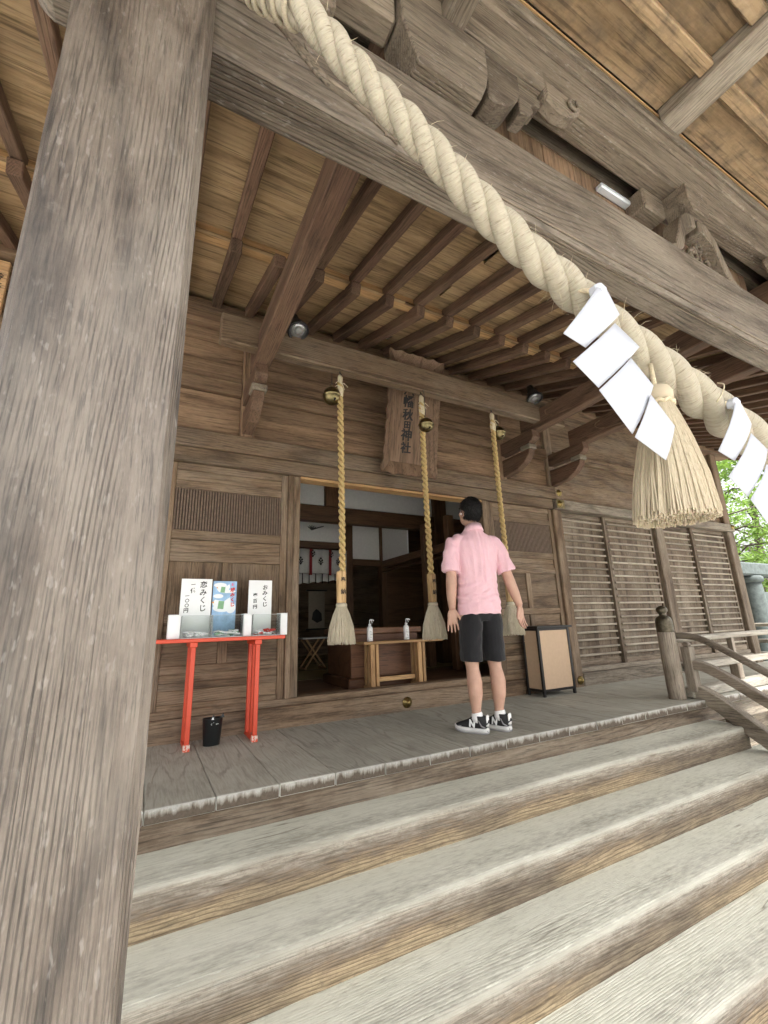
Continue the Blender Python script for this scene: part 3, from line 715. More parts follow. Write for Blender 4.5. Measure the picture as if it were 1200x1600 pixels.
# bracket cluster standing on the beam
def cluster(x0, sg):
    X = lambda d: x0+sg*d
    prism('bearing_block', [(X(0),BZ1+.16),(X(.02),BZ1+.09),(X(.055),BZ1+.002),(X(.31),BZ1+.002),(X(.345),BZ1+.09),(X(.36),BZ1+.16),(X(.36),BZ1+.30),(X(0),BZ1+.30)], 'y', .80, .93, wood('porch','x'), porch, .006)
    prism('bracket_arm', [(X(.365),BZ1+.30),(X(.365),BZ1+.08),(X(.40),BZ1+.075),(X(.47),BZ1+.105),(X(.52),BZ1+.17),(X(.535),BZ1+.22),(X(.535),BZ1+.30)], 'y', .815, .92, wood('porch','x'), porch, .005)
    prism('bracket_nose', [(X(.54),BZ1+.29),(X(.54),BZ1+.14),(X(.59),BZ1+.155),(X(.62),BZ1+.195),(X(.605),BZ1+.215),(X(.635),BZ1+.245),(X(.665),BZ1+.25),(X(.665),BZ1+.29)], 'y', .83, .905, wood('porch','x'), porch, .004)
    prism('cross_arm', [(.55,BZ1+.36),(.56,BZ1+.318),(.60,BZ1+.305),(1.05,BZ1+.305),(1.05,BZ1+.46),(.55,BZ1+.46)], 'x', X(.22)-.045, X(.22)+.045, wood('porch','y'), porch, .006)
    box('bearing_block', min(X(-.02), X(.20)), max(X(-.02), X(.20)), .81, .92, BZ1+.3005, BZ1+.40, 'porch', porch, .012)
    box('bracket_arm', min(X(-.45), X(.72)), max(X(-.45), X(.72)), .83, .91, BZ1+.4005, BZ1+.499, 'porch', porch, .006)
    box('bearing_block', min(X(-.40), X(-.22)), max(X(-.40), X(-.22)), .80, .93, BZ1+.002, BZ1+.16, 'porch', porch, .02)
    box('bracket_arm', min(X(-.44), X(-.005)), max(X(-.44), X(-.005)), .825, .915, BZ1+.1605, BZ1+.29, 'porch', porch, .01)
    # carved cloud on the arm
    for dx, dz, r in ((.87,.405,.034),):
        pts = [(X(dx)+r*a/6*math.cos(a)*sg, .822, BZ1+dz+r*a/6*math.sin(a)) for a in np.linspace(.6, 7.2, 22)]
        tube('carved_scroll', pts, [.010-.0002*i for i in range(22)], wood('porch','x'), porch, 8)
    prism('carved_nose', [(X(.72),BZ1+.46),(X(.72),BZ1+.36),(X(.80),BZ1+.33),(X(.88),BZ1+.35),(X(.95),BZ1+.42),(X(.95),BZ1+.46)], 'y', .832, .90, wood('porch','x'), porch, .012)
cluster(.555, 1); cluster(4.25, -1)
# purlin with its moulded top
box('purlin', -.9, 5.7, .877, .985, 2.99, 3.255, 'porch', porch, .008)
box('purlin_moulding', -.95, 5.75, .862, 1.0, 3.2555, 3.34, 'porch', porch, .012)
box('purlin_capping', -1.0, 5.8, .845, 1.015, 3.3405, 3.398, 'porch', porch, .008)
# frog-leg strut in the middle of the beam
KX = 2.44
def half(s):
    leg = [(KX+s*.02,BZ1+.335),(KX+s*.10,BZ1+.33),(KX+s*.17,BZ1+.27),(KX+s*.22,BZ1+.16),(KX+s*.28,BZ1+.05),(KX+s*.36,BZ1+.003),(KX+s*.27,BZ1+.003),(KX+s*.20,BZ1+.055),(KX+s*.165,BZ1+.14),(KX+s*.12,BZ1+.22),(KX+s*.06,BZ1+.255),(KX+s*.02,BZ1+.26)]
    prism('strut_leg', leg, 'y', .865, .955, wood('porch','z'), porch, .006)
half(1); half(-1)
box('strut_backing', KX-.17, KX+.17, .925, .935, BZ1+.003, BZ1+.19, 'rafter', porch, .002)
for cx, cz, r, tn in ((-.07,.10,.055,1),(.06,.085,.06,-1),(0,.17,.045,1),(.13,.05,.035,1),(-.14,.045,.035,-1)):
    pts = [(KX+cx+tn*r*a/7*math.cos(a), .895, BZ1+cz+r*a/7*math.sin(a)) for a in np.linspace(.5, 7.4, 26)]
    tube('carved_scroll', pts, [.015-.0003*i for i in range(26)], wood('porch','x'), porch, 8)
prism('strut_block', [(KX-.07,BZ1+.336),(KX+.07,BZ1+.336),(KX+.105,BZ1+.40),(KX+.105,BZ1+.499),(KX-.105,BZ1+.499),(KX-.105,BZ1+.40)], 'y', .835, .965, wood('porch','x'), porch, .005)
box('strut_arm', KX-.30, KX-.108, .95, 1.06, BZ1+.36, BZ1+.49, 'porch', porch, .01)
xg = -.9
while xg < 5.6:      # boards added to fill the dark gap behind the brackets
    if not any(abs(xg+.11-q) < .19 for q in (.634, 3.62, 4.42)): box('gap_fill_board', xg, xg+.218, 1.06, 1.075, 2.60, 3.25, wood('wallup', 'z'), porch, .003)
    xg += .22
# porch roof underside: cross beams, boards with battens, all running out over the steps
CZ_ = 3.40
for xx in (-1.3, -.13, 2.37, 4.87, 6.0):
    box('cross_rafter', xx-.082, xx+.082, -1.45, .86, CZ_, CZ_+.10, 'porch' if xx != 2.37 else 'rail', porch, .008)
yb0 = .83
XP = [(-2.0,-1.385),(-1.215,-.215),(-.045,2.285),(2.455,4.785),(4.955,5.915)]
for xa, xb in XP:
    y = yb0; k = 0
    while y > -1.4:
        ya = max(y-.215, -1.45)
        add('ceiling_board', [(xa,ya,CZ_+.075),(xb,ya,CZ_+.075),(xb,y+.03,CZ_+.098),(xa,y+.03,CZ_+.098),(xa,ya,CZ_+.09),(xb,ya,CZ_+.09),(xb,y+.03,CZ_+.113),(xa,y+.03,CZ_+.113)],
            [(3,2,1,0),(4,5,6,7),(0,1,5,4),(1,2,6,5),(2,3,7,6),(3,0,4,7)], wood('coffer','x'), porch)
        box('ceiling_batten', xa+.001, xb-.001, ya-.035, ya+.035, CZ_+.028, CZ_+.074, 'coffer', porch, .005)
        y = ya-.012; k += 1
# inward slope behind the purlin: common rafters and boards
for i in range(30):
    x = -1.9+.27*i
    beam('common_rafter', (x, .90, 3.43), (x, 2.6, 3.95), .06, .07, 'rafter', porch, .004)
y = .86
while y < 2.6:
    z0 = 3.47+(y-.9)*.306; z1 = z0+.2*.306
    add('roof_board', [(-2.05,y,z0),(6.05,y,z0),(6.05,y+.2,z1),(-2.05,y+.2,z1),(-2.05,y,z0+.015),(6.05,y,z0+.015),(6.05,y+.2,z1+.015),(-2.05,y+.2,z1+.015)],
        [(3,2,1,0),(4,5,6,7),(0,1,5,4),(1,2,6,5),(2,3,7,6),(3,0,4,7)], wood('fillet','x'), porch); y += .203
add('roof', [(-2.1,-1.55,3.53),(6.1,-1.55,3.53),(6.1,.85,3.56),(-2.1,.85,3.56),(-2.1,-1.55,3.66),(6.1,-1.55,3.66),(6.1,.85,3.76),(-2.1,.85,3.76)],
    [(3,2,1,0),(4,5,6,7),(0,1,5,4),(1,2,6,5),(2,3,7,6),(3,0,4,7)], wood('porch','x'), porch)
add('roof', [(-2.1,.851,3.56),(6.1,.851,3.56),(6.1,3.2,4.25),(-2.1,3.2,4.25),(-2.1,.851,3.76),(6.1,.851,3.76),(6.1,3.2,4.45),(-2.1,3.2,4.45)],
    [(3,2,1,0),(4,5,6,7),(0,1,5,4),(1,2,6,5),(2,3,7,6),(3,0,4,7)], wood('porch','x'), porch)
box('eave_edge', -2.1, 6.1, -1.55, -1.47, 3.36, 3.52, 'porch', porch, .01)
tl = thing('tube_light', (2.1, 1.04, 2.93), 'pale strip light fixed in the gap above the porch beam', 'light')
box('housing', 1.90, 2.28, 1.02, 1.0595, 2.925, 2.955, MATS['pale_metal'], tl, .006)

# ------------------------------------------------------------------ inside of the hall
FZ = .17
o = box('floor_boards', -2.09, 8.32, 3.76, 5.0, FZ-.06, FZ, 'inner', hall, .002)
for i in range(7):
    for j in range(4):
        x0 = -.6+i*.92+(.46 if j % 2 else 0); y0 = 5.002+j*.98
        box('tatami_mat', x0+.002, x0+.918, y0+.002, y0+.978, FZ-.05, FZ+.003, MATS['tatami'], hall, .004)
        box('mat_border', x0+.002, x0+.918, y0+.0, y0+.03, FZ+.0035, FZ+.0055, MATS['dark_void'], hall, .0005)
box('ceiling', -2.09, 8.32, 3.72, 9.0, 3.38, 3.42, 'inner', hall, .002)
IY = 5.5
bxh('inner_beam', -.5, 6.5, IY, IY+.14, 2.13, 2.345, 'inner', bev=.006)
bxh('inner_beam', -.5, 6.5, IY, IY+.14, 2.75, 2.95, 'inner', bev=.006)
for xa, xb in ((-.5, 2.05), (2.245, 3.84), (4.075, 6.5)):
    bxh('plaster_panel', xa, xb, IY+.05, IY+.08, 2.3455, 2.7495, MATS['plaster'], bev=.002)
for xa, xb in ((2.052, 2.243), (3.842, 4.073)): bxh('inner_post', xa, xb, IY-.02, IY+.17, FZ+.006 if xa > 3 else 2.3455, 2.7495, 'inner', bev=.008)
bxh('inner_post', 3.845, 4.07, IY-.015, IY+.165, FZ+.006, 2.1295, 'inner', bev=.008)
# sanctuary screen further back
SY = 6.5
bxh('inner_rail', .6, 3.46, SY, SY+.1, 1.68, 1.79, 'inner', bev=.005)
bxh('inner_rail', .6, 2.76, SY-.03, SY+.07, 1.93, 2.035, 'inner', bev=.005)
for xa, xb in ((2.765, 2.885), (3.40, 3.50)): bxh('inner_post', xa, xb, SY-.03, SY+.11, FZ+.006, 2.6, 'inner', bev=.006)
bxh('plaster_panel', .6, 2.76, SY+.03, SY+.05, 2.036, 2.75, MATS['plaster'], bev=.001); bxh('plaster_panel', 2.886, 3.399, SY+.03, SY+.05, 1.791, 2.75, MATS['plaster'], bev=.001)
bxh('inner_rail', 3.40, 3.48, 4.6, SY-.031, 1.66, 1.765, 'inner', bev=.005)
bxh('inner_rail', 3.41, 3.47, 4.6, SY-.031, 1.58, 1.6, 'inner', bev=.003)
bxh('plaster_panel', 3.43, 3.45, 5.65, SY-.031, 1.7655, 2.75, MATS['plaster'], bev=.001)
for yy in (4.60, 5.18): bxh('inner_post', 3.39, 3.49, yy-.05, yy+.05, FZ+.006, 2.12, 'inner', bev=.006)
bxh('side_screen', 3.5, 8.3, SY+.05, SY+.08, FZ, 3.3, 'inner'); bxh('side_screen', -2.05, .59, SY+.05, SY+.08, FZ, 3.3, 'inner')
# fan-shaped fitting on the plaster
fan = thing('wall_ornament', (2.22, SY, 2.26), 'small black fan-shaped metal ornament on the inner white wall', 'ornament')
for k in range(5):
    a = R_(40+25*k); tube('blade', [(2.20,SY+.02,2.23),(2.20+.09*math.cos(a),SY+.015,2.23+.07*math.sin(a))], [.012,.004], MATS['black_metal'], fan, 6)
tube('stem', [(2.20,SY+.02,2.23),(2.40,SY+.015,2.30)], [.012,.006], MATS['black_metal'], fan, 6)
# curtain with crests
cur = thing('shrine_curtain', (1.8, 6.42, 1.5), 'white shrine curtain with red strips and black crests inside the hall', 'curtain')
V = []; F = []; nx = 60
for i in range(nx+1):
    x = 1.2+1.55*i/nx; yy = 6.42+.012*math.sin(i*1.1)
    V += [(x, yy, 1.90), (x, yy+.01, 1.53)]
for i in range(nx): F.append((2*i, 2*i+1, 2*i+3, 2*i+2))
o = add('cloth', V, F, MATS['cloth'], cur, True); o.modifiers.new('solid', 'SOLIDIFY').thickness = .004
V = []; F = []
for i in range(nx+1):
    x = 1.2+1.55*i/nx; yy = 6.46+.012*math.sin(i*1.3); V += [(x, yy, 1.529), (x, yy, 1.36+.10*(x-2.0)+.018*abs(math.sin(i*.52)))]
for i in range(nx): F.append((2*i, 2*i+1, 2*i+3, 2*i+2))
o = add('lower_cloth', V, F, MATS['cloth'], cur, True); o.modifiers.new('solid', 'SOLIDIFY').thickness = .004
for xx in (1.52, 1.835, 2.15, 2.465): box('red_strip', xx-.022, xx+.022, 6.398, 6.403, 1.50, 1.90, MATS['red_cloth'], cur, .001)
for xx in np.arange(1.3, 2.7, .105): box('dark_strip', xx-.007, xx+.007, 6.440, 6.443, 1.38, 1.528, MATS['dark_void'], cur, .001)
for xx, zz in ((1.99,1.71),(2.31,1.71),(2.60,1.71),(2.18,1.83),(2.48,1.83),(1.68,1.71)):
    for dx, dz, r in ((0,.05,.018),(-.022,.02,.018),(.022,.02,.018),(0,-.005,.018),(-.03,-.012,.012),(.03,-.012,.012),(0,-.045,.015),(-.012,-.03,.012),(.012,-.03,.012)):
        box('crest', xx+dx-r*.7, xx+dx+r*.7, 6.396, 6.4, zz+dz-r*.7, zz+dz+r*.7, MATS['ink'], cur, .001, rot=(0, R_(45), 0))
sc = thing('hanging_scroll', (2.3, 7.6, .7), 'dim hanging scroll with a dark figure in the hall recess', 'scroll')
box('paper', 2.52, 2.82, 7.60, 7.605, .70, 1.36, MATS['scroll_paper'], sc, .001)
for zz in (.695, 1.365): tube('roller', [(2.48,7.605,zz),(2.86,7.605,zz)], .014, MATS['black_lacquer'], sc, 8)
prism('ink_figure', [(2.58,.86),(2.60,.98),(2.66,1.04),(2.70,1.02),(2.76,.96),(2.77,.84),(2.68,.80)], 'y', 7.596, 7.599, MATS['ink'], sc, 0)
fs = thing('folding_stool', (2.1, 6.2, FZ), 'folding stool with white seat and crossed legs on the mats', 'stool')
box('seat', 1.93, 2.30, 6.05, 6.33, .575, .595, MATS['cloth'], fs, .005)
for yy in (6.07, 6.29):
    beam('leg', (1.98, yy, FZ+.03), (2.26, yy+.022, .575), .022, .022, 'bench', fs, .003); beam('leg', (2.26, yy+.024, FZ+.03), (1.98, yy, .575), .022, .022, 'bench', fs, .003)
for xx in (1.98, 2.26): beam('foot_bar', (xx, 6.05, FZ+.018), (xx, 6.33, FZ+.018), .02, .02, 'bench', fs, .003)
# offering box and bench
ob = thing('offering_box', (2.1, 4.3, FZ), 'dark brown wooden offering box just inside the doorway', 'offering box')
box('body', 1.75, 2.50, 4.0, 4.62, FZ+.09, .66, 'box', ob, .006); box('base', 1.71, 2.54, 3.96, 4.66, FZ, FZ+.0895, 'box', ob, .01)
for (a, b, c, d) in ((1.72,2.53,3.97,4.03),(1.72,2.53,4.59,4.65),(1.72,1.78,4.031,4.589),(2.47,2.53,4.031,4.589)): box('rim', a, b, c, d, .6605, .715, 'box', ob, .005)
for k in range(9): box('slat', 1.80+k*.078, 1.83+k*.078, 4.032, 4.588, .672, .70, 'box', ob, .004)
be = thing('wooden_bench', (2.24, 3.83, FZ), 'light wooden bench with slatted ends holding the two sanitizer bottles', 'bench')
box('top', 1.78, 2.66, 3.77, 3.95, .568, .592, 'bench', be, .004)
for xx in (1.875, 2.385):
    for k, yy in enumerate((3.785, 3.84, 3.895)): box('leg', xx-.022+(k*0), xx+.022, yy, yy+.034, FZ+.03, .5675, 'bench', be, .003)
    box('leg', xx+.035, xx+.065, 3.79, 3.92, FZ+.03, .5675, 'bench', be, .003)
    box('foot', xx-.026, xx+.07, 3.775, 3.945, FZ, FZ+.0295, 'bench', be, .004)
box('stretcher', 1.945, 2.36, 3.85, 3.872, FZ+.06, FZ+.10, 'bench', be, .003)
def bottle(x, label):
    b = thing('sanitizer_bottle', (x, 3.86, .592), label, 'bottle', 'sanitizer bottles on the bench')
    lathe('body', [(.026,0),(.028,.004),(.028,.118),(.024,.130),(.012,.140),(.012,.146)], (x, 3.86, .5925), MATS['white_plastic'], b, 18)
    lathe('collar', [(.014,.146),(.014,.160),(.006,.162)], (x, 3.86, .5925), MATS['white_plastic'], b, 14)
    tube('pump', [(x,3.86,.752),(x,3.86,.785),(x+.004,3.855,.79),(x+.03,3.845,.788),(x+.036,3.843,.779)], [.004,.006,.007,.006,.004], MATS['white_plastic'], b, 8)
    tube('trigger', [(x+.012,3.853,.784),(x+.020,3.849,.768),(x+.018,3.85,.755)], [.004,.004,.002], MATS['white_plastic'], b, 6)
    for k in range(6): box('printed_line', x-.014, x+.012-.004*(k % 3), 3.8312, 3.8318, .612+k*.014, .616+k*.014, MATS['label_grey'], b, 0)
bottle(1.885, 'white pump sanitizer bottle on the bench beside the first bell rope'); bottle(2.285, 'white pump sanitizer bottle on the bench beside the middle bell rope')

# ------------------------------------------------------------------ great straw rope
ctrl = [(.05,.735,2.235,.045),(.11,.72,2.19,.052),(.198,.68,2.12,.056),(.334,.68,2.03,.062),(.473,.68,1.947,.069),(.585,.68,1.878,.074),(.725,.68,1.793,.081),(.855,.68,1.725,.089),(.999,.68,1.672,.099),(1.181,.68,1.595,.110),(1.421,.68,1.516,.121),(1.66,.68,1.443,.133),(1.933,.68,1.365,.145),(2.2,.68,1.315,.153),(2.44,.68,1.297,.156)]
ctrl += [(4.88-x, y, z, r) for x, y, z, r in ctrl[-2::-1]]
ctrl = [(x, y, z, .0325+.0180*min(x, 4.88-x)) for x, y, z, r in ctrl]
ax = spline(ctrl, 420)
rope = thing('straw_rope', (2.44, .68, 1.3), 'giant twisted cream straw rope hung along the porch beam', 'rope')
sm = strand_mat('rope_straw', (.465,.42,.325), (.17,.13,.08), 170)
fr = frames([p[:3] for p in ax]); th = 0; strands = [[], [], []]; rads = []
for i, p in enumerate(ax):
    if i: th += 2*math.pi*np.linalg.norm(ax[i][:3]-ax[i-1][:3])/((2.75+.9*min(1, min(ax[i][0], 4.88-ax[i][0])/1.7))*2*ax[i][3])
    u, v, _ = fr[i]; Rr = ax[i][3]
    for k in range(3):
        a = th+2*math.pi*k/3; wob = 1+.05*mnoise.noise(Vector((i*.06, k*9, 0)))
        strands[k].append(Vector(p[:3])+(u*math.cos(a)+v*math.sin(a))*Rr*.47*wob)
    rads.append(Rr*.55)
for k in range(3):
    rr = [r*(1+.035*mnoise.noise(Vector((i*.35, k*5, 2)))) for i, r in enumerate(rads)]
    tube('strand', strands[k], rr, sm, rope, 22)
# bindings near the upper end and stray fibres
cords = []
for q in range(5):
    c0 = ax[10+q*4]
    u, v, t = frames([p[:3] for p in ax])[10+q*4]
    cords.append(tube_geo([Vector(c0[:3])+(u*math.cos(a)+v*math.sin(a))*c0[3]*1.1+t*a*.002 for a in np.linspace(0, 6.5, 26)], .0065, 6))
V, F, U = merge(cords); o = add('binding', V, F, strand_mat('cord_straw', (.56,.49,.36), (.26,.20,.12), 300), rope, True, None, U); stuff(o)
for dy in (-.03, .0, .03): tube('hanging_cord', [(.12+dy*.6,.70+dy,2.24),(.13+dy*.4,.745+dy,2.34),(.10,.80,2.45),(.09,.84,2.53)], .011, MATS['cream_cord'], rope, 8)
tube('thin_tie', [(x, y, z) for x, y, z in spline([(1.59,.63,1.42),(1.61,.618,1.45),(1.64,.62,1.49),(1.65,.64,1.51)], 14)], .0022, MATS['straw_tie'], rope, 5)
hairs = []
for q in range(200):
    i = int(RNG.choice([RNG.integers(112, 160), RNG.integers(30, 250)])); p = ax[i]; u, v, t = fr[i]; a = RNG.uniform(0, 6.28)
    d = (u*math.cos(a)+v*math.sin(a)); b = Vector(p[:3])+d*p[3]*.93; L = RNG.uniform(.008, .045)
    e = d*.7+t*RNG.uniform(-.8, .8)+Vector((0, 0, RNG.uniform(-.3, .5)))
    hairs.append(tube_geo([b, b+e*L*.5, b+e*L+Vector((0, 0, -L*.3*RNG.uniform(0, 1)))], [.0006, .0005, .0002], 3, False))
V, F, U = merge(hairs); o = add('stray_fibres', V, F, MATS['fibre'], rope, False, None, U); stuff(o)

# paper streamers: four folded sheets each, hanging in front of the rope
SCL = .60/.52
SH = [[(.87,1.502),(.915,1.518),(.941,1.452),(.796,1.32),(.735,1.34)], [(.912,1.417),(1.009,1.387),(.809,1.223),(.743,1.27)], [(.937,1.327),(1.013,1.276),(.89,1.129),(.803,1.214)], [(.973,1.238),(1.049,1.175),(.979,1.079),(.887,1.119)]]
SH = [[(a*SCL, .75+(b-.75)*SCL) for a, b in q] for q in SH]
def streamer(dx, dz, y, label, sc=1.0):
    t = thing('paper_streamer', (1.04+dx, y, 1.13+dz), label, 'streamer', 'paper streamers on the straw rope')
    for k, poly in enumerate(SH):
        P2 = [((a-1.04)*sc+1.04+dx, (b-1.5)*sc+1.5+dz) for a, b in poly]
        c = np.mean(P2, 0); n = len(P2); N = 6; bm = bmesh.new()
        vs0 = [bm.verts.new((a, y-.006*k+.004*mnoise.noise(Vector((a*9, b*9, k))), b)) for a, b in P2]
        f = bm.faces.new(vs0); bmesh.ops.triangulate(bm, faces=[f]); bmesh.ops.subdivide_edges(bm, edges=bm.edges[:], cuts=3, use_grid_fill=True)
        for v in bm.verts:
            s = (v.co.x-c[0])*.8+(v.co.z-c[1])*.6
            v.co.y += .18*s*s+.006*abs(((v.co.x-c[0])*.7+(v.co.z-c[1])*.7)*8)**1.5
        bmesh.ops.recalc_face_normals(bm, faces=bm.faces[:])
        me = bpy.data.meshes.new('sheet'); bmesh.ops.translate(bm, verts=bm.verts[:], vec=-Vector((c[0], y, c[1]))); bm.to_mesh(me); bm.free(); me.materials.append(MATS['paper'])
        me.polygons.foreach_set('use_smooth', [True]*len(me.polygons))
        o = reg('paper_sheet', me, (c[0], y, c[1]), None, t); md = o.modifiers.new('fold', 'SOLIDIFY'); md.thickness = .0016
    a, b = SH[0][0]; a = (a-1.04)*sc+1.04+dx; b = (b-1.5)*sc+1.5+dz
    tube('straw_tie', [(a+.01,y+.02,b-.01),(a+.005,y+.03,b+.012),(a-.012,y+.05,b+.022)], [.006,.008,.005], MATS['straw_tie'], t, 6)
    prism('paper_knot', [(a,b-.012),(a+.045,b-.004),(a+.05,b+.02),(a+.025,b+.03),(a-.002,b+.012)], 'y', y+.004, y+.03, MATS['paper'], t, .004)
streamer(0, 0, .60, 'white folded paper streamer hanging in front of the straw tassel')
streamer(.638, -.205, .60, 'white folded paper streamer on the rope past the straw tassel', 1.02)
streamer(1.60, -.27, .60, 'white folded paper streamer at the sagging middle of the rope', 1.02)

# straw tassel under the rope
def straw_tassel(c, top, neck, bot, R, n, name, label, mat, tilt=(0, 0)):
    t = thing(name, (c[0], c[1], bot), label, 'tassel'); geos = []
    lathe('head', [(.02,.0),(R*.32,.004),(R*.40,.018),(R*.41,.034),(R*.34,.052),(R*.18,.062)], (c[0], c[1], neck), mat, t, 24)
    cn = [(c[0]+R*.37*math.cos(a), c[1]+R*.37*math.sin(a), neck+.002+.004*math.sin(a*9)) for a in np.linspace(0, 2*math.pi, 40)]
    tube('tie_cord', cn, .0055, MATS['cream_cord'], t, 6)
    for q in range(n):
        a = RNG.uniform(0, 2*math.pi); k = 1-.18*RNG.random()**1.5 if q % 5 else RNG.random()**.5*.9
        r0 = R*.34*k; r1 = R*(.92+.10*RNG.random())*k; dz = RNG.uniform(-.010, .012)
        pts = []
        for s in (0, .12, .35, .68, 1):
            r = r0+(r1-r0)*(1-(1-s)**1.5); aa = a+RNG.uniform(-.05, .05)*s
            pts.append((c[0]+tilt[0]*s+r*math.cos(aa), c[1]+tilt[1]*s+r*math.sin(aa), neck+(bot+dz-neck)*s))
        geos.append(tube_geo(pts, [.0022, .0028, .0032, .0032, .0026], 4, True, RNG.uniform(0, 9)))
    V, F, U = merge(geos); o = add('straw_skirt', V, F, mat, t, False, None, U); stuff(o)
    return t
tas = strand_mat('tassel_straw', (.56,.48,.345), (.27,.21,.125), 18)
straw_tassel((1.262, .64), 1.40, 1.338, 1.0, .099, 1500, 'straw_tassel', 'big straw tassel hanging below the giant rope', tas, (-.03, 0))
tube('loop', [(1.262,.64,1.39),(1.28,.65,1.44),(1.31,.665,1.50)], .007, MATS['cream_cord'], bpy.data.objects['straw_tassel'], 8)

# ------------------------------------------------------------------ bell ropes, bells
def rope_geo(pts, R, pitch, n=2, seg=8):
    fr = frames(pts); L = 0; S = [[] for _ in range(n)]
    for i, p in enumerate(pts):
        if i: L += (Vector(pts[i])-Vector(pts[i-1])).length
        u, v, _ = fr[i]
        for k in range(n):
            a = -2*math.pi*(L/pitch+k/n); S[k].append(Vector(p)+(u*math.cos(a)+v*math.sin(a))*R*.52)
    return merge([tube_geo(s, R*.50, seg) for s in S])
gold = strand_mat('bell_rope_fibre', (.55,.40,.18), (.20,.125,.045), 160)
hemp = strand_mat('hemp', (.50,.445,.335), (.24,.205,.145), 14)
def bell_rope(x, lab, bulge):
    y = 3.04; t = thing('bell_rope', (x, y, .62), lab, 'bell rope', 'bell ropes under the bar')
    z0, z1 = 2.70, 1.13; n = 150
    pts = [(x+.012*math.sin(s*2.2)*bulge, y+.006*math.sin(s*4), z0+(z1-z0)*s) for s in np.linspace(0, 1, n)]
    V, F, U = rope_geo(pts, .027, .105, 2, 10); add('rope', V, F, gold, t, True, None, U)
    tube('hook', [(x,y,2.83),(x,y,2.80),(x+.012,y,2.785),(x+.008,y,2.77)], .006, MATS['black_metal'], t, 6)
    tube('knot', [(x-.004,y,2.78),(x+.002,y,2.75),(x+.001,y,2.70),(x+.003,y,2.64),(x,y,2.58)], [.012,.024,.020,.030,.024], MATS['cream_cord'], t, 8)
    geos = [tube_geo([(x,y,2.70),(x+.03*math.cos(a),y-.02,2.69+.02*math.sin(3*a)),(x+.06*math.cos(a),y-.03,2.66+.03*math.sin(a))], [.004,.003,.002], 5) for a in (0.2, .9, 2.6, 3.6, 5.2)]
    V, F, U = merge(geos); add('loose_end', V, F, MATS['cream_cord'], t, True, None, U)
    prof = [(.030,0),(.032,.004),(.034,.225),(.032,.229)]
    o = lathe('sleeve', [(r*1.08, z) for r, z in prof], (x, y, .907), wood('sleeve','z'), t, 8); o.rotation_euler = (0, 0, R_(22.5))
    o.data.polygons.foreach_set('use_smooth', [False]*len(o.data.polygons))
    lathe('tassel_collar', [(.030,0),(.040,.006),(.042,.02),(.036,.032)], (x, y, .874), hemp, t, 18)
    geos = []
    for q in range(420):
        a = RNG.uniform(0, 6.283); k = 1-.3*RNG.random()**2; pts = []; dz = RNG.uniform(-.012, .02)
        for s in (0, .25, .6, 1):
            r = (.034+(.098-.034)*(1-(1-s)**1.7)+.004*math.sin(a*7)*s)*k; aa = a+RNG.uniform(-.06, .06)*s
            pts.append((x+r*math.cos(aa), y+r*math.sin(aa), .885+(.625+dz-.885)*s))
        geos.append(tube_geo(pts, [.0022, .003, .0032, .0022], 4, True, RNG.uniform(0, 9)))
    V, F, U = merge(geos); o = add('tassel', V, F, hemp, t, False, None, U); stuff(o)
    for k, ch in enumerate('奉納'):
        text('lettering', ch, .042, MATS['ink'], plane_mtx((x-.008+.010, y-.0362, 1.07-.085*k), (1, .0, 0), (0, 0, 1)), t, .0006, .0006, .03)
    return t
bell_rope(1.258, 'golden bell rope with pale tassel nearest the red table', .8)
bell_rope(2.062, 'golden bell rope with pale tassel in front of the hanging name board', -.4)
bell_rope(2.905, 'golden bell rope hanging behind the man in the pink shirt', .3)
def bell(x, y, z, r, lab):
    t = thing('round_bell', (x, y, z-r), lab, 'bell', 'round brass bells under the bar')
    prof = [(.001,-r)]+[(r*math.cos(a), r*math.sin(a)) for a in np.linspace(-1.45, -.06, 10)]+[(r*1.04,-.02*r),(r*1.06,.03*r),(r*1.04,.08*r)]+[(r*math.cos(a), r*math.sin(a)) for a in np.linspace(.10, 1.45, 10)]+[(.001,r)]
    lathe('shell', prof, (x, y, z), MATS['old_brass'], t, 28)
    box('slit', x-.006, x+.006, y-r*1.01, y+r*.2, z-r*.80, z-r*.62, MATS['dark_void'], t, .002)
    tube('hanger', [(x+.01*math.cos(a)*1.2, y, z+r+.012+.014*math.sin(a)) for a in np.linspace(0, 6.28, 14)], .004, MATS['old_brass'], t, 6)
    tube('wire', [(x,y,z+r+.02),(x+.004,y+.01,2.815)], .003, MATS['black_metal'], t, 5)
bell(1.200, 3.075, 2.589, .076, 'round brass bell hanging beside the first bell rope'); bell(2.062, 2.985, 2.46, .066, 'round brass bell hanging in front of the name board'); bell(3.02, 3.09, 2.60, .072, 'dull round brass bell behind the third bell rope')

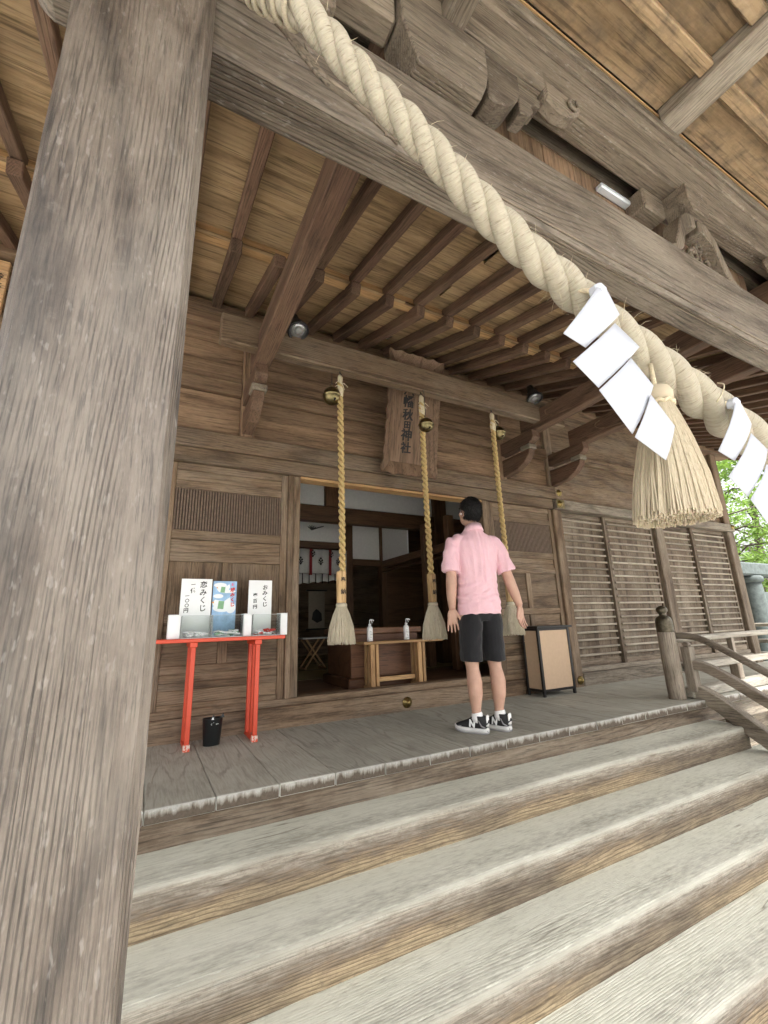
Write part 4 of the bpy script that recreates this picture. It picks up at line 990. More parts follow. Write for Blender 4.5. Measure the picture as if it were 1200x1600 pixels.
# ------------------------------------------------------------------ floodlights on the bar
def flood(x, z, lab, aim):
    y = 2.95; t = thing('floodlight', (x, y, z), lab, 'floodlight', 'floodlights on the bar')
    d = Vector(aim).normalized(); c = Vector((x, y, z)); q = Vector((0, 0, 1)).rotation_difference(d)
    def ring(prof, mat, name):
        o = lathe(name, prof, (0, 0, 0), mat, t, 24); me = o.data; off = WL[o.name]; me.transform(Matrix.Translation(off)); me.transform(q.to_matrix().to_4x4()); o.location = (0, 0, 0); WL[o.name] = c.copy(); return o
    ring([(.022,-.17),(.034,-.16),(.036,-.10),(.055,-.07),(.074,0),(.085,.004),(.085,.026),(.074,.028),(.071,.012)], MATS['black_metal'], 'housing')
    ring([(.001,.004),(.035,.006),(.069,.011),(.070,.014),(.035,.018),(.001,.019)], MATS['lens'], 'lens')
    ring([(.026,.018),(.028,.021),(.010,.022),(.001,.022)], flat('lamp_glass', (.35,.36,.36), .1), 'bulb_cover')
    tube('bracket', [c-d*.06+Vector((.03,0,0)), c-d*.09+Vector((.02,.02,.05)), Vector((x, 3.01, 3.06))], .008, MATS['black_metal'], t, 6)
flood(.862, 3.035, 'black floodlight with white lens beside the thick left tie beam', (.12, -.40, -1)); flood(3.45, 3.035, 'black floodlight with white lens at the far end of the bell bar', (-.05, -.35, -1))

# ------------------------------------------------------------------ name board
nb = thing('name_board', (2.13, 3.35, 2.17), 'tall carved wooden name board hung above the doorway', 'name board')
TB, TT = Vector((2.14, 3.50, 2.155)), Vector((2.12, 3.22, 3.30)); upv = (TT-TB).normalized(); xv = Vector((1, 0, 0)); nv = xv.cross(upv).normalized()
if nv.y > 0: nv = -nv
Lb = (TT-TB).length; q = Matrix((xv, -nv, upv)).transposed().to_quaternion()
def nbx(name, a, b, h0, h1, d0, d1, kind, bev=.004):
    c = TB+xv*((a+b)/2)+upv*((h0+h1)/2)+nv*((d0+d1)/2); dm = (b-a, d1-d0, h1-h0)
    return reg(name, box_mesh(*dm, bev, wm(kind, dm)), c, q, nb)
nbx('panel', -.20, .20, .12, Lb-.10, .0, .025, 'tablet')
# flared frame with scalloped edge
def flare(name, pts_in, pts_out, kind):
    """one frame side: inner edge low, outer edge raised, outer outline scalloped"""
    V = []; F = []; n = len(pts_in)
    for (a, h), (A, H) in zip(pts_in, pts_out):
        V += [tuple(TB+xv*a+upv*h+nv*.026), tuple(TB+xv*A+upv*H+nv*.085), tuple(TB+xv*A+upv*H+nv*.062), tuple(TB+xv*a+upv*h-nv*.004)]
    for i in range(n-1):
        for k in range(4): F.append((4*i+k, 4*i+(k+1) % 4, 4*i+4+(k+1) % 4, 4*i+4+k))
    F.append((3, 2, 1, 0)); F.append((4*n-4, 4*n-3, 4*n-2, 4*n-1)); add(name, V, F, wood(kind, 'z'), nb)
ns = 40
scal = lambda s, m: .012*abs(math.sin(s*math.pi*m))+.004*math.sin(s*math.pi*m*1.4)
for sg in (-1, 1):
    flare('frame_side', [(sg*.20, .10+(Lb-.18)*i/ns) for i in range(ns+1)], [(sg*(.305+scal(i/ns, 9)-.02*math.sin(math.pi*i/ns)), 0.0+Lb*i/ns) for i in range(ns+1)], 'tablet')
flare('frame_foot', [(-.20+.40*i/ns, .12) for i in range(ns+1)], [(-.305+.61*i/ns, -.01+scal(i/ns, 5)) for i in range(ns+1)], 'tablet')
flare('frame_head', [(-.20+.40*i/ns, Lb-.10) for i in range(ns+1)], [(-.305+.61*i/ns, Lb+.0-scal(i/ns, 5)) for i in range(ns+1)], 'tablet')
for k, (ch, hh) in enumerate((('八', .835), ('幡', .718), ('秋', .588), ('田', .492), ('神', .388), ('社', .262))):
    s = {'田': .080, '神': .128, '幡': .126}.get(ch, .118)
    for kb, (ba, bb) in enumerate(((0, 0), (.003, .0012), (-.003, -.0012))):   # brushed thick
        text('lettering', ch, s, MATS['ink'], plane_mtx(TB+xv*(-.035+ba)+upv*(hh+bb)+nv*(.0262+.0003*kb), xv, upv), nb, .0012, .0008, 0, .05)

# ------------------------------------------------------------------ red table and what stands on it
rtb = thing('red_table', (.5, 3.43, 0), 'narrow vermilion table with chipped feet against the wall', 'table')
TX0, TX1, TZ0 = -.02, .915, .668
box('top', TX0, TX1, 3.285, 3.585, TZ0, TZ0+.024, MATS['red_paint'], rtb, .003)
for xx in (.30, .725):
    for yy in (3.30, 3.40, 3.54):
        box('leg', xx-.015, xx+.015, yy, yy+.032, .042 if yy < 3.5 else .02, .635, MATS['red_paint'], rtb, .003)
    box('cap_rail', xx-.024, xx+.024, 3.292, 3.58, .6355, TZ0-.0005, MATS['red_paint'], rtb, .003)
    box('foot_rail', xx-.016, xx+.016, 3.335, 3.58, .0, .0195, MATS['red_paint'], rtb, .003)
    box('foot', xx-.021, xx+.021, 3.296, 3.3345, .0, .0415, MATS['chipped_red'], rtb, .003)
TT0 = TZ0+.0245
def sign(name, x0, x1, z0, z1, y, lab, mat='card_white'):
    t = thing(name, ((x0+x1)/2, y, z0), lab, 'sign'); box('card', x0, x1, y, y+.006, z0, z1, MATS[mat], t, .0015); return t
def column(t, chars, x, ztop, step, size, y, mat, bold=.0008):
    for k, ch in enumerate(chars): text('lettering', ch, size*(1.0 if ch not in '一〇' else .8), mat, plane_mtx((x+random.uniform(-.002, .002), y-.0006, ztop-step*k), (1, 0, 0), (0, 0, 1)), t, bold, .0003, .05, .12)
s1 = sign('price_sign', .205, .412, TT0, 1.109, 3.475, 'large white handwritten sign above the clear box of white slips')
column(s1, '恋みくじ', .355, 1.065, .056, .05, 3.475, MATS['ink']); column(s1, '一体', .285, 1.065, .042, .038, 3.475, MATS['ink']); column(s1, '一〇〇円', .248, .985, .034, .034, 3.475, MATS['ink'])
s2 = sign('poster', .420, .588, TT0, 1.096, 3.478, 'blue sky poster with two white birds and pink lettering', 'poster_sky')
for ci_, (cx, cz, rx, rz) in enumerate(((.47,1.065,.045,.018),(.52,1.02,.06,.012),(.49,.90,.065,.03),(.55,.90,.035,.04),(.46,.985,.035,.016))):
    V = [(cx+rx*math.cos(a), 3.4772, cz+rz*math.sin(a)) for a in np.linspace(0, 2*math.pi, 20, endpoint=False)]; V = [(min(max(v[0], .422), .586), v[1], v[2]) for v in V]
    prism('cloud_print', [(v[0], v[2]) for v in V], 'y', 3.4772-.0002*ci_, 3.4779-.0002*ci_, MATS['poster_cloud'], s2, 0)
for bx_, bz_, s, d in ((.487,1.035,.85,-1),(.478,.925,1.15,1)):
    prism('bird_print', [(bx_-.05*s,bz_+.012*s),(bx_-.035*s,bz_+.03*s),(bx_-.015*s,bz_+.026*s),(bx_+.02*s,bz_+.02*s),(bx_+.055*s,bz_+.045*s),(bx_+.062*s,bz_+.02*s),(bx_+.045*s,bz_-.015*s),(bx_+.01*s,bz_-.032*s),(bx_-.03*s,bz_-.022*s),(bx_-.045*s,bz_-.004*s)], 'y', 3.4755, 3.4764, MATS['poster_cloud'], s2, 0)
    prism('band_print', [(bx_-.012*s,bz_+.022*s),(bx_+.022*s,bz_+.02*s),(bx_+.018*s,bz_-.03*s),(bx_-.018*s,bz_-.027*s)], 'y', 3.4742, 3.4751, MATS['paper_green'], s2, 0)
    prism('beak_print', [(bx_-.055*s,bz_+.012*s),(bx_-.043*s,bz_+.02*s),(bx_-.040*s,bz_+.006*s)], 'y', 3.4742, 3.4751, MATS['poster_orange'], s2, 0)
column(s2, '鳩みくじ', .560, 1.030, .036, .033, 3.474, MATS['paper_red'], .0012); column(s2, '新', .562, 1.070, .03, .024, 3.474, MATS['poster_pink'])
s3 = sign('price_sign', .676, .853, TT0, 1.106, 3.475, 'smaller white handwritten sign above the box of red slips')
column(s3, 'おみくじ', .800, 1.050, .043, .040, 3.475, MATS['ink']); column(s3, '壱百円', .727, .99, .043, .033, 3.475, MATS['ink'])
def divider(x0, x1, lab):
    t = thing('white_block', ((x0+x1)/2, 3.38, TT0), lab, 'box', 'white blocks on the red table')
    box('shell', x0, x1, 3.345, 3.46, TT0, .847, MATS['card_white'], t, .003); box('lid_lip', x0-.001, x1+.001, 3.344, 3.461, .8475, .852, MATS['card_white'], t, .0015)
divider(.135, .212, 'white block at the pillar end of the red table'); divider(.625, .683, 'white block between the green and red slip boxes'); divider(.892, .945, 'white block at the door end of the red table')
gm = glass_mat()
def case(x0, x1, lab):
    t = thing('clear_case', ((x0+x1)/2, 3.37, TT0), lab, 'clear case', 'clear cases on the red table'); y0, y1, z1 = 3.325, 3.465, .845
    box('base_plate', x0, x1, y0, y1, TT0, TT0+.004, MATS['card_white'], t, .001)
    for a in ((x0,x1,y0,y0+.003,TT0+.0045,z1),(x0,x1,y1-.003,y1,TT0+.0045,z1),(x0,x0+.003,y0+.0035,y1-.0035,TT0+.0045,z1),(x1-.003,x1,y0+.0035,y1-.0035,TT0+.0045,z1)):
        box('pane', *a, gm, t, 0)
    for xx in (x0, x1-.002): box('edge_line', xx, xx+.002, y0-.0006, y0-.0001, TT0+.004, z1, flat('edge_grey', (.42,.46,.46), .3), t, 0)
    box('edge_line', x0, x1, y0-.0006, y0-.0001, z1-.002, z1, MATS['edge_grey'], t, 0)
    return t
case(.216, .408, 'clear case of white folded slips under the large sign'); case(.412, .618, 'clear case of green and white slips under the bird poster'); case(.688, .888, 'clear case of red and white slips under the smaller sign')
def slips(x0, x1, n, kinds, lab):
    t = thing('fortune_slips', ((x0+x1)/2, 3.39, TT0), lab, 'paper slips')
    for k in range(n):
        c = (RNG.uniform(x0+.025, x1-.025), RNG.uniform(3.345, 3.445), TT0+.012+.010*(k/n*3)+RNG.uniform(0, .006)); m = MATS[kinds[k % len(kinds)]]
        reg('slip', box_mesh(.042, .022, .010, .003, m), c, (RNG.uniform(-.2, .2), RNG.uniform(-.25, .25), RNG.uniform(-1.2, 1.2)), t)
slips(.216, .408, 26, ['card_white'], 'loose pile of white paper slips in the first clear case'); slips(.412, .618, 34, ['card_white','card_white','paper_green'], 'loose pile of green and white paper slips in the middle case')
slips(.688, .888, 24, ['card_white','paper_red'], 'loose pile of red and white paper slips in the third case')

# waste bin with cat ears
bn = thing('waste_bin', (.462, 3.40, 0), 'small black oval waste bin with cat ears under the red table', 'waste bin')
prof = [(.048,0),(.050,.003),(.060,.165),(.0625,.168),(.0595,.168),(.049,.008),(.001,.008)]
lathe('shell', prof, (.462, 3.40, .0), MATS['black_plastic'], bn, 32, 1.08, .78)
for dx, dy in ((-.006, -.0487), (.058, -.018)): prism('ear', [(.462+dx-.016,.166),(.462+dx+.016,.166),(.462+dx+.006,.196)], 'y', 3.40+dy-.001, 3.40+dy+.004, MATS['black_plastic'], bn, 0)
prism('ear_print', [(.448,.164),(.464,.164),(.456,.182)], 'y', 3.3493, 3.3505, MATS['card_white'], bn, 0)
for pts in ([(.452,3.3525,.130),(.447,3.3515,.136),(.453,3.3515,.141)], [(.462,3.352,.143),(.464,3.352,.147)], [(.478,3.3535,.136),(.484,3.354,.132),(.490,3.355,.136),(.496,3.357,.133)]):
    tube('face_print', [(a, b-.0005, c) for a, b, c in pts], .0016, MATS['card_white'], bn, 5)

# paper lantern stand
la = thing('lantern_stand', (3.75, 3.47, 0), 'black framed floor lantern with plain tan paper sides by the wall', 'lantern')
LX0, LX1, LY0, LY1 = 3.525, 3.985, 3.345, 3.575
for xx in (LX0, LX1-.028):
    for yy in (LY0, LY1-.028): box('leg', xx, xx+.028, yy, yy+.028, 0, .655, MATS['black_lacquer'], la, .003)
for a in ((LX0+.0285,LX1-.0285,LY0+.004,LY0+.024),(LX0+.0285,LX1-.0285,LY1-.024,LY1-.004),(LX0+.004,LX0+.024,LY0+.0285,LY1-.0285),(LX1-.024,LX1-.004,LY0+.0285,LY1-.0285)):
    box('lower_rail', *a, .045, .068, MATS['black_lacquer'], la, .002); box('upper_rail', *a, .632, .6545, MATS['black_lacquer'], la, .002)
box('lid', LX0-.025, LX1+.025, LY0-.025, LY1+.025, .6555, .678, MATS['black_lacquer'], la, .003)
box('paper_panel', LX0+.029, LX1-.029, LY0+.010, LY0+.014, .0685, .6315, MATS['lantern_paper'], la, 0); box('paper_panel', LX0+.010, LX0+.014, LY0+.029, LY1-.029, .0685, .6315, MATS['lantern_paper'], la, 0)
box('paper_panel', LX1-.014, LX1-.010, LY0+.029, LY1-.029, .0685, .6315, MATS['lantern_paper'], la, 0)
box('middle_rail', LX0+.005, LX0+.0095, LY0+.0285, LY1-.0285, .52, .53, MATS['lantern_paper'], la, 0)

# donor board at the far left
db = thing('notice_board', (-1.3, 3.55, 2.9), 'pale wooden notice board with brushed names beyond the pillar', 'notice board')
box('panel', -1.75, -1.09, 3.535, 3.565, 2.93, 3.36, 'plate', db, .004)
for k, ch in enumerate('鈴木'): text('lettering', ch, .06, MATS['ink'], plane_mtx((-1.14, 3.5345, 3.22-.07*k), (1, 0, 0), (0, 0, 1)), db, .001, .0006, .03)
for k in range(5):
    for j, ch in enumerate('奉納'): text('lettering', ch, .05, MATS['ink'], plane_mtx((-1.24-.1*k, 3.5345, 3.25-.07*j), (1, 0, 0), (0, 0, 1)), db, .0008, .0006, .03)

# ------------------------------------------------------------------ the visitor
def ellipsoid(c, r, rot=None, nu=20, nv=14):
    V = []; F = []; c = Vector(c)
    for i in range(nv+1):
        p = math.pi*i/nv
        for k in range(nu):
            a = 2*math.pi*k/nu; q = Vector((r[0]*math.sin(p)*math.cos(a), r[1]*math.sin(p)*math.sin(a), r[2]*math.cos(p)))
            if i in (0, nv): q = Vector((1e-4*math.cos(a), 1e-4*math.sin(a), q.z))
            if rot is not None: q = rot @ q
            V.append(tuple(c+q))
    for i in range(nv):
        for k in range(nu): F.append((i*nu+k, (i+1)*nu+k, (i+1)*nu+(k+1) % nu, i*nu+(k+1) % nu))
    F.append(tuple(range(nu))); F.append(tuple(range(nv*nu, (nv+1)*nu))[::-1])
    return V, F, [(0, 0)]*sum(len(f) for f in F)
def fuse(geos, voxel, smooth=4):
    V, F, U = merge(geos); me = mesh_from('tmp', V, F, None); o = bpy.data.objects.new('tmp', me)
    bm = bmesh.new(); bm.from_mesh(me); bmesh.ops.recalc_face_normals(bm, faces=bm.faces[:]); bm.to_mesh(me); bm.free()
    md = o.modifiers.new('r', 'REMESH'); md.mode = 'VOXEL'; md.voxel_size = voxel
    ms = o.modifiers.new('s', 'SMOOTH'); ms.factor = .5; ms.iterations = smooth
    out = evaluate(o); bpy.data.objects.remove(o); bpy.data.meshes.remove(me); return out
PM = Matrix.Translation((2.185, 2.615, 0)) @ Matrix.Rotation(R_(-12), 4, 'Z') @ Matrix.Diagonal((.875, .95, 1, 1))
man = thing('person', (2.165, 2.615, 0), 'person in pink short-sleeved shirt and black shorts looking up at the name board', 'person')
def wear(name, me, mat, warp=None, parent=man, mtx=PM):
    if warp:
        cs = [v.co.copy() for v in me.vertices]; ns_ = [v.normal.copy() for v in me.vertices]
        me.vertices.foreach_set('co', np.array([(c+warp(c, n))[:] for c, n in zip(cs, ns_)]).ravel()); me.update()
    me.transform(mtx); me.transform(Matrix.Translation((-2.165, -2.615, 0))); me.materials.clear(); me.materials.append(mat)
    me.polygons.foreach_set('use_smooth', [True]*len(me.polygons)); o = bpy.data.objects.new(name, me); COL.objects.link(o); o.parent = parent
    if parent is not man: o.location = -(WL[parent.name]-Vector((2.165, 2.615, 0)))
    WL[o.name] = Vector((2.165, 2.615, 0)); return o
def skin_mat():
    t = NT('skin'); tc = t.n('TexCoord'); n = t.noise(tc.outputs['Object'], 18, 4)
    t.l(t.mix(n, (.36,.205,.145), (.52,.325,.245)), t.b.inputs['Base Color']); t.b.inputs['Roughness'].default_value = .55
    t.b.inputs['Subsurface Weight'].default_value = .05; t.b.inputs['Subsurface Radius'].default_value = (.6,.25,.12); t.b.inputs['Subsurface Scale'].default_value = .012; return t.m
SK = skin_mat()
def cloth_mat(name, col, bstr, scale=22):
    t = NT(name); tc = t.n('TexCoord'); co = tc.outputs['Object']
    n = t.noise(t.vmath('MULTIPLY', co, (1, 1, .45)), scale, 4, .55, .6); wv = t.noise(co, 900, 2)
    t.l(t.mix(t.ramp(n, [(.3, 0.0), (.7, 1.0)]), tuple(c*.9 for c in col), col), t.b.inputs['Base Color']); t.b.inputs['Roughness'].default_value = .85
    t.b.inputs['Specular IOR Level'].default_value = .2; t.b.inputs['Sheen Weight'].default_value = .15
    t.bump(t.math('ADD', n, t.math('MULTIPLY', wv, .06)), bstr, .012); return t.m
SHIRT = cloth_mat('pink_cotton', (.72,.455,.505), 1.0, 20); SHORT = cloth_mat('black_cotton', (.014,.014,.016), .7, 14)
# head frame: turned to the left and tilted back
HQ = (Matrix.Rotation(R_(14), 3, 'Z') @ Matrix.Rotation(R_(18), 3, 'X')); HC = Vector((-.005, .022, 1.582))
def hp(*p): return tuple(HC+HQ @ Vector(p))
body = [ellipsoid(hp(0,-.006,.012), (.074,.094,.100), HQ), ellipsoid(hp(0,.028,-.055), (.055,.062,.058), HQ), ellipsoid(hp(0,.045,-.075), (.036,.042,.034), HQ)]
body += [ellipsoid(hp(0,.094,-.022), (.013,.020,.022), HQ), ellipsoid(hp(0,.088,.004), (.009,.012,.026), HQ), ellipsoid(hp(0,.084,-.060), (.022,.014,.010), HQ), ellipsoid(hp(0,.078,.022), (.045,.014,.010), HQ)]
for s in (-1, 1):
    body.append(ellipsoid(hp(s*.077,-.004,-.016), (.009,.020,.031), HQ)); body.append(ellipsoid(hp(s*.04,.06,-.03), (.022,.02,.02), HQ))
body.append(tube_geo([(0,-.012,1.36),(0,-.008,1.44),hp(0,-.018,-.07),hp(0,-.01,-.02)], [(.072,.062),(.056,.056),(.055,.058),(.05,.055)], 18))
# torso core under the clothes
body.append(tube_geo([(0,0,.80),(0,0,.90),(0,0,1.02),(0,.005,1.15),(0,.005,1.28),(0,0,1.37),(0,-.005,1.41)], [(.155,.10),(.158,.105),(.145,.095),(.152,.098),(.165,.095),(.135,.068),(.07,.05)], 20))
LEG = {-1: [(-.090,.0,.86),(-.096,.010,.66),(-.100,.016,.49),(-.102,.004,.42),(-.104,-.016,.33),(-.103,-.014,.25),(-.100,-.002,.15),(-.099,.0,.09)], 1: [(.092,.0,.86),(.100,.012,.66),(.106,.020,.49),(.108,.008,.42),(.111,-.012,.33),(.110,-.010,.25),(.108,.004,.15),(.107,.004,.09)]}
for s in (-1, 1): body.append(tube_geo(LEG[s], [.088,.078,.059,.051,.060,.056,.037,.036], 18))
ARM = {-1: [(-.165,0,1.355),(-.222,-.006,1.28),(-.246,-.022,1.10),(-.250,-.020,1.03),(-.246,.004,.93),(-.238,.022,.845)], 1: [(.165,0,1.355),(.226,-.006,1.28),(.270,-.038,1.10),(.290,-.044,1.03),(.336,-.032,.94),(.384,-.014,.855)]}
for s in (-1, 1): body.append(tube_geo(ARM[s], [.040,.044,.043,.046,.041,.029], 16))
def hand(s):
    wr = Vector(ARM[s][-1]); d = Vector((s*.10 if s > 0 else .04, .16, -1)).normalized(); lat = Vector((1, .35*s, 0)); lat = (lat-d*lat.dot(d)).normalized(); nn = d.cross(lat)
    def P(a, b, c=0): return wr+d*a+lat*b+nn*c
    g_ = [tube_geo([P(-.02,0),P(.01,0),P(.045,0),P(.085,0),P(.10,0)], [(.026,.020),(.030,.017),(.041,.0165),(.043,.015),(.036,.011)], 14)]
    # fix orientation by explicit ellipsoids for the palm
    rotm = Matrix((lat, nn, d)).transposed()
    g_ = [ellipsoid(P(.055,0), (.042,.0165,.056), rotm), ellipsoid(P(.0,0), (.028,.020,.04), rotm)]
    curl = .010 if s > 0 else .006
    for j, (b, L) in enumerate(((-.031,.066),(-.0105,.076),(.0105,.072),(.030,.056))):
        b = b*s*-1; sp = b*.35+(-s*.002)
        pts = [P(.075,b), P(.098,b+sp*.3,curl*.2), P(.098+L*.45,b+sp*.8,curl*.9+.002*j), P(.098+L*.78,b+sp,curl*2.0+.003*j), P(.098+L,b+sp,curl*3.2+.004*j)]
        g_.append(tube_geo(pts, [.0095,.0095,.0088,.0080,.0058], 10))
    tm = -s  # thumb on the body side
    g_.append(tube_geo([P(.018,tm*.022,.004), P(.045,tm*.045,.010), P(.072,tm*.060,.014), P(.098,tm*.066,.016)], [.014,.0125,.0105,.0070], 10))
    return g_
for s in (-1, 1): body += hand(s)
wear('body', fuse(body, .0042, 5), SK)
# eyes
for s in (-1, 1):
    V, F, U = ellipsoid(hp(s*.031,.074,.004), (.010,.006,.006), HQ, 12, 8); wear('eye', mesh_from('eye', V, F, None), MATS['card_white'])
    V, F, U = ellipsoid(hp(s*.031,.079,.004), (.004,.0025,.004), HQ, 10, 6); wear('iris', mesh_from('iris', V, F, None), MATS['ink'])
# hair: close-cropped cap with a real hairline
V = []; F = []; nu, nv = 72, 44
for i in range(nv+1):
    p = math.pi*i/nv
    for k in range(nu):
        a = 2*math.pi*k/nu; d = Vector((math.sin(p)*math.cos(a), math.sin(p)*math.sin(a), math.cos(p)))
        r = 1+.05*mnoise.noise(d*7)+.045*mnoise.noise(d*22)
        V.append(hp(d.x*.0825*r, -.010+d.y*.1025*r, .018+d.z*.108*r))
def keep(i, k):
    p = math.pi*(i+.5)/nv; a = 2*math.pi*(k+.5)/nu; x, y, z = math.sin(p)*math.cos(a), math.sin(p)*math.sin(a), math.cos(p)
    line = .42 if y > .62 else (.02 if y > .28 else (-.35 if y > .05 else -.86+.25*abs(x)))
    return z > line+.06*mnoise.noise(Vector((x*9, y*9, 3)))
for i in range(nv):
    for k in range(nu):
        if keep(i, k): F.append((i*nu+k, (i+1)*nu+k, (i+1)*nu+(k+1) % nu, i*nu+(k+1) % nu))
def hair_mat():
    t = NT('black_hair'); tc = t.n('TexCoord'); n = t.noise(t.vmath('MULTIPLY', tc.outputs['Object'], (1, 1, .18)), 260, 4, .7)
    t.l(t.ramp(n, [(.35, (.003,.003,.003)), (.65, (.014,.012,.011))]), t.b.inputs['Base Color']); t.b.inputs['Roughness'].default_value = .5; t.bump(n, .9, .006); return t.m
hm = hair_mat(); hr = wear('hair', mesh_from('hair', V, F, None), hm); hr.modifiers.new('thick', 'SOLIDIFY').thickness = .003
tufts = []
for q in range(5200):
    i = int(RNG.integers(2, nv-3)); k = int(RNG.integers(0, nu))
    if not keep(i, k): continue
    b = Vector(V[i*nu+k]); nrm = (b-HC).normalized(); e = (nrm*.55+HQ @ Vector((RNG.uniform(-.5, .5), RNG.uniform(-.6, .2), -.75))).normalized()
    tufts.append(tube_geo([b-nrm*.002, b+e*.009+nrm*.002, b+e*.020-nrm*.001], [.0012, .0010, .0003], 3, False))
Vt, Ft, Ut = merge(tufts); wear('hair_tufts', mesh_from('hair_tufts', Vt, Ft, None), hm)
V, F, U = ellipsoid(hp(-.089,.006,-.022), (.006,.007,.008), HQ, 10, 8); wear('earbud', mesh_from('earbud', V, F, None), MATS['white_plastic'])
# shirt
sh = [tube_geo([(0,-.002,.795),(0,-.002,.83),(0,0,.90),(0,.0,.98),(0,.002,1.08),(0,.002,1.18),(0,.002,1.27),(0,0,1.335),(0,-.004,1.385),(0,-.008,1.42),(0,-.008,1.445)], [(.186,.134),(.190,.138),(.188,.136),(.182,.128),(.183,.126),(.190,.127),(.194,.124),(.180,.112),(.140,.092),(.088,.072),(.068,.066)], 28)]
SL = {-1: [(-.13,0,1.355),(-.195,-.004,1.325),(-.232,-.010,1.24),(-.248,-.018,1.145),(-.254,-.022,1.105)], 1: [(.13,0,1.355),(.198,-.004,1.325),(.240,-.012,1.24),(.264,-.026,1.145),(.275,-.032,1.105)]}
for s in (-1, 1): sh.append(tube_geo(SL[s], [(.050,.056),(.058,.066),(.064,.072),(.069,.076),(.074,.080)], 18))
def shirt_warp(c, n):
    d = 0.0
    lo = max(0, min(1, (1.14-c.z)/.2))
    d += lo*.009*mnoise.noise(Vector((c.x*5+1, c.y*5, c.z*26+c.x*9)))
    d += lo*.008*mnoise.noise(Vector((c.x*12+5, c.y*9, c.z*44-c.x*12)))
    d += (1-lo)*.010*mnoise.noise(Vector((c.x*26, c.y*10, c.z*4.5+3)))
    if abs(c.x) > .19: d += .009*mnoise.noise(Vector((c.x*10, c.y*18, c.z*22)))
    if c.y < -.05 and c.z > 1.02: d += -.005*math.exp(-((c.x-.004)/.010)**2)+.004*math.exp(-((abs(c.x)-.02)/.012)**2)
    return n*d
wear('shirt', fuse(sh, .0065, 5), SHIRT, shirt_warp)
cp = [(.071*math.cos(a), -.008+.068*math.sin(a), 1.452+.012*math.sin(a)*-1) for a in np.linspace(0, 2*math.pi, 40)]
col_g = []
V = []; F = []
for i, a in enumerate(np.linspace(0, 2*math.pi, 48, endpoint=False)):
    fold = 1 if math.sin(a) < .75 else .3
    for rr, zz in ((.066, 1.415), (.061, 1.462), (.066, 1.468), (.083, 1.430-.012*fold), (.078, 1.412)):
        V.append((rr*1.06*math.cos(a), -.010+rr*math.sin(a), zz-.012*math.sin(a)))
for i in range(48):
    j = (i+1) % 48
    for k in range(5): F.append((i*5+k, j*5+k, j*5+(k+1) % 5, i*5+(k+1) % 5))
wear('collar', mesh_from('collar', V, F, None), SHIRT)
# shorts
so = [tube_geo([(0,0,.985),(0,0,.95),(0,-.004,.88),(0,-.006,.80),(0,0,.76)], [(.150,.104),(.155,.108),(.158,.106),(.164,.110),(.14,.10)], 26)]
for s in (-1, 1): so.append(tube_geo([(s*.080,-.004,.88),(s*.094,-.004,.74),(s*.099,.0,.62),(s*.103,.004,.50),(s*.104,.004,.468)], [(.076,.090),(.094,.112),(.090,.104),(.088,.100),(.089,.101)], 20))
def short_warp(c, n):
    if c.z > .80: return n*0.0
    d = .008*mnoise.noise(Vector((c.x*9+c.z*7, c.y*8, c.z*12)))+.004*mnoise.noise(Vector((c.x*20-c.z*16, c.y*16, c.z*16+5)))
    return n*d
wear('shorts', fuse(so, .0065, 4), SHORT, short_warp)
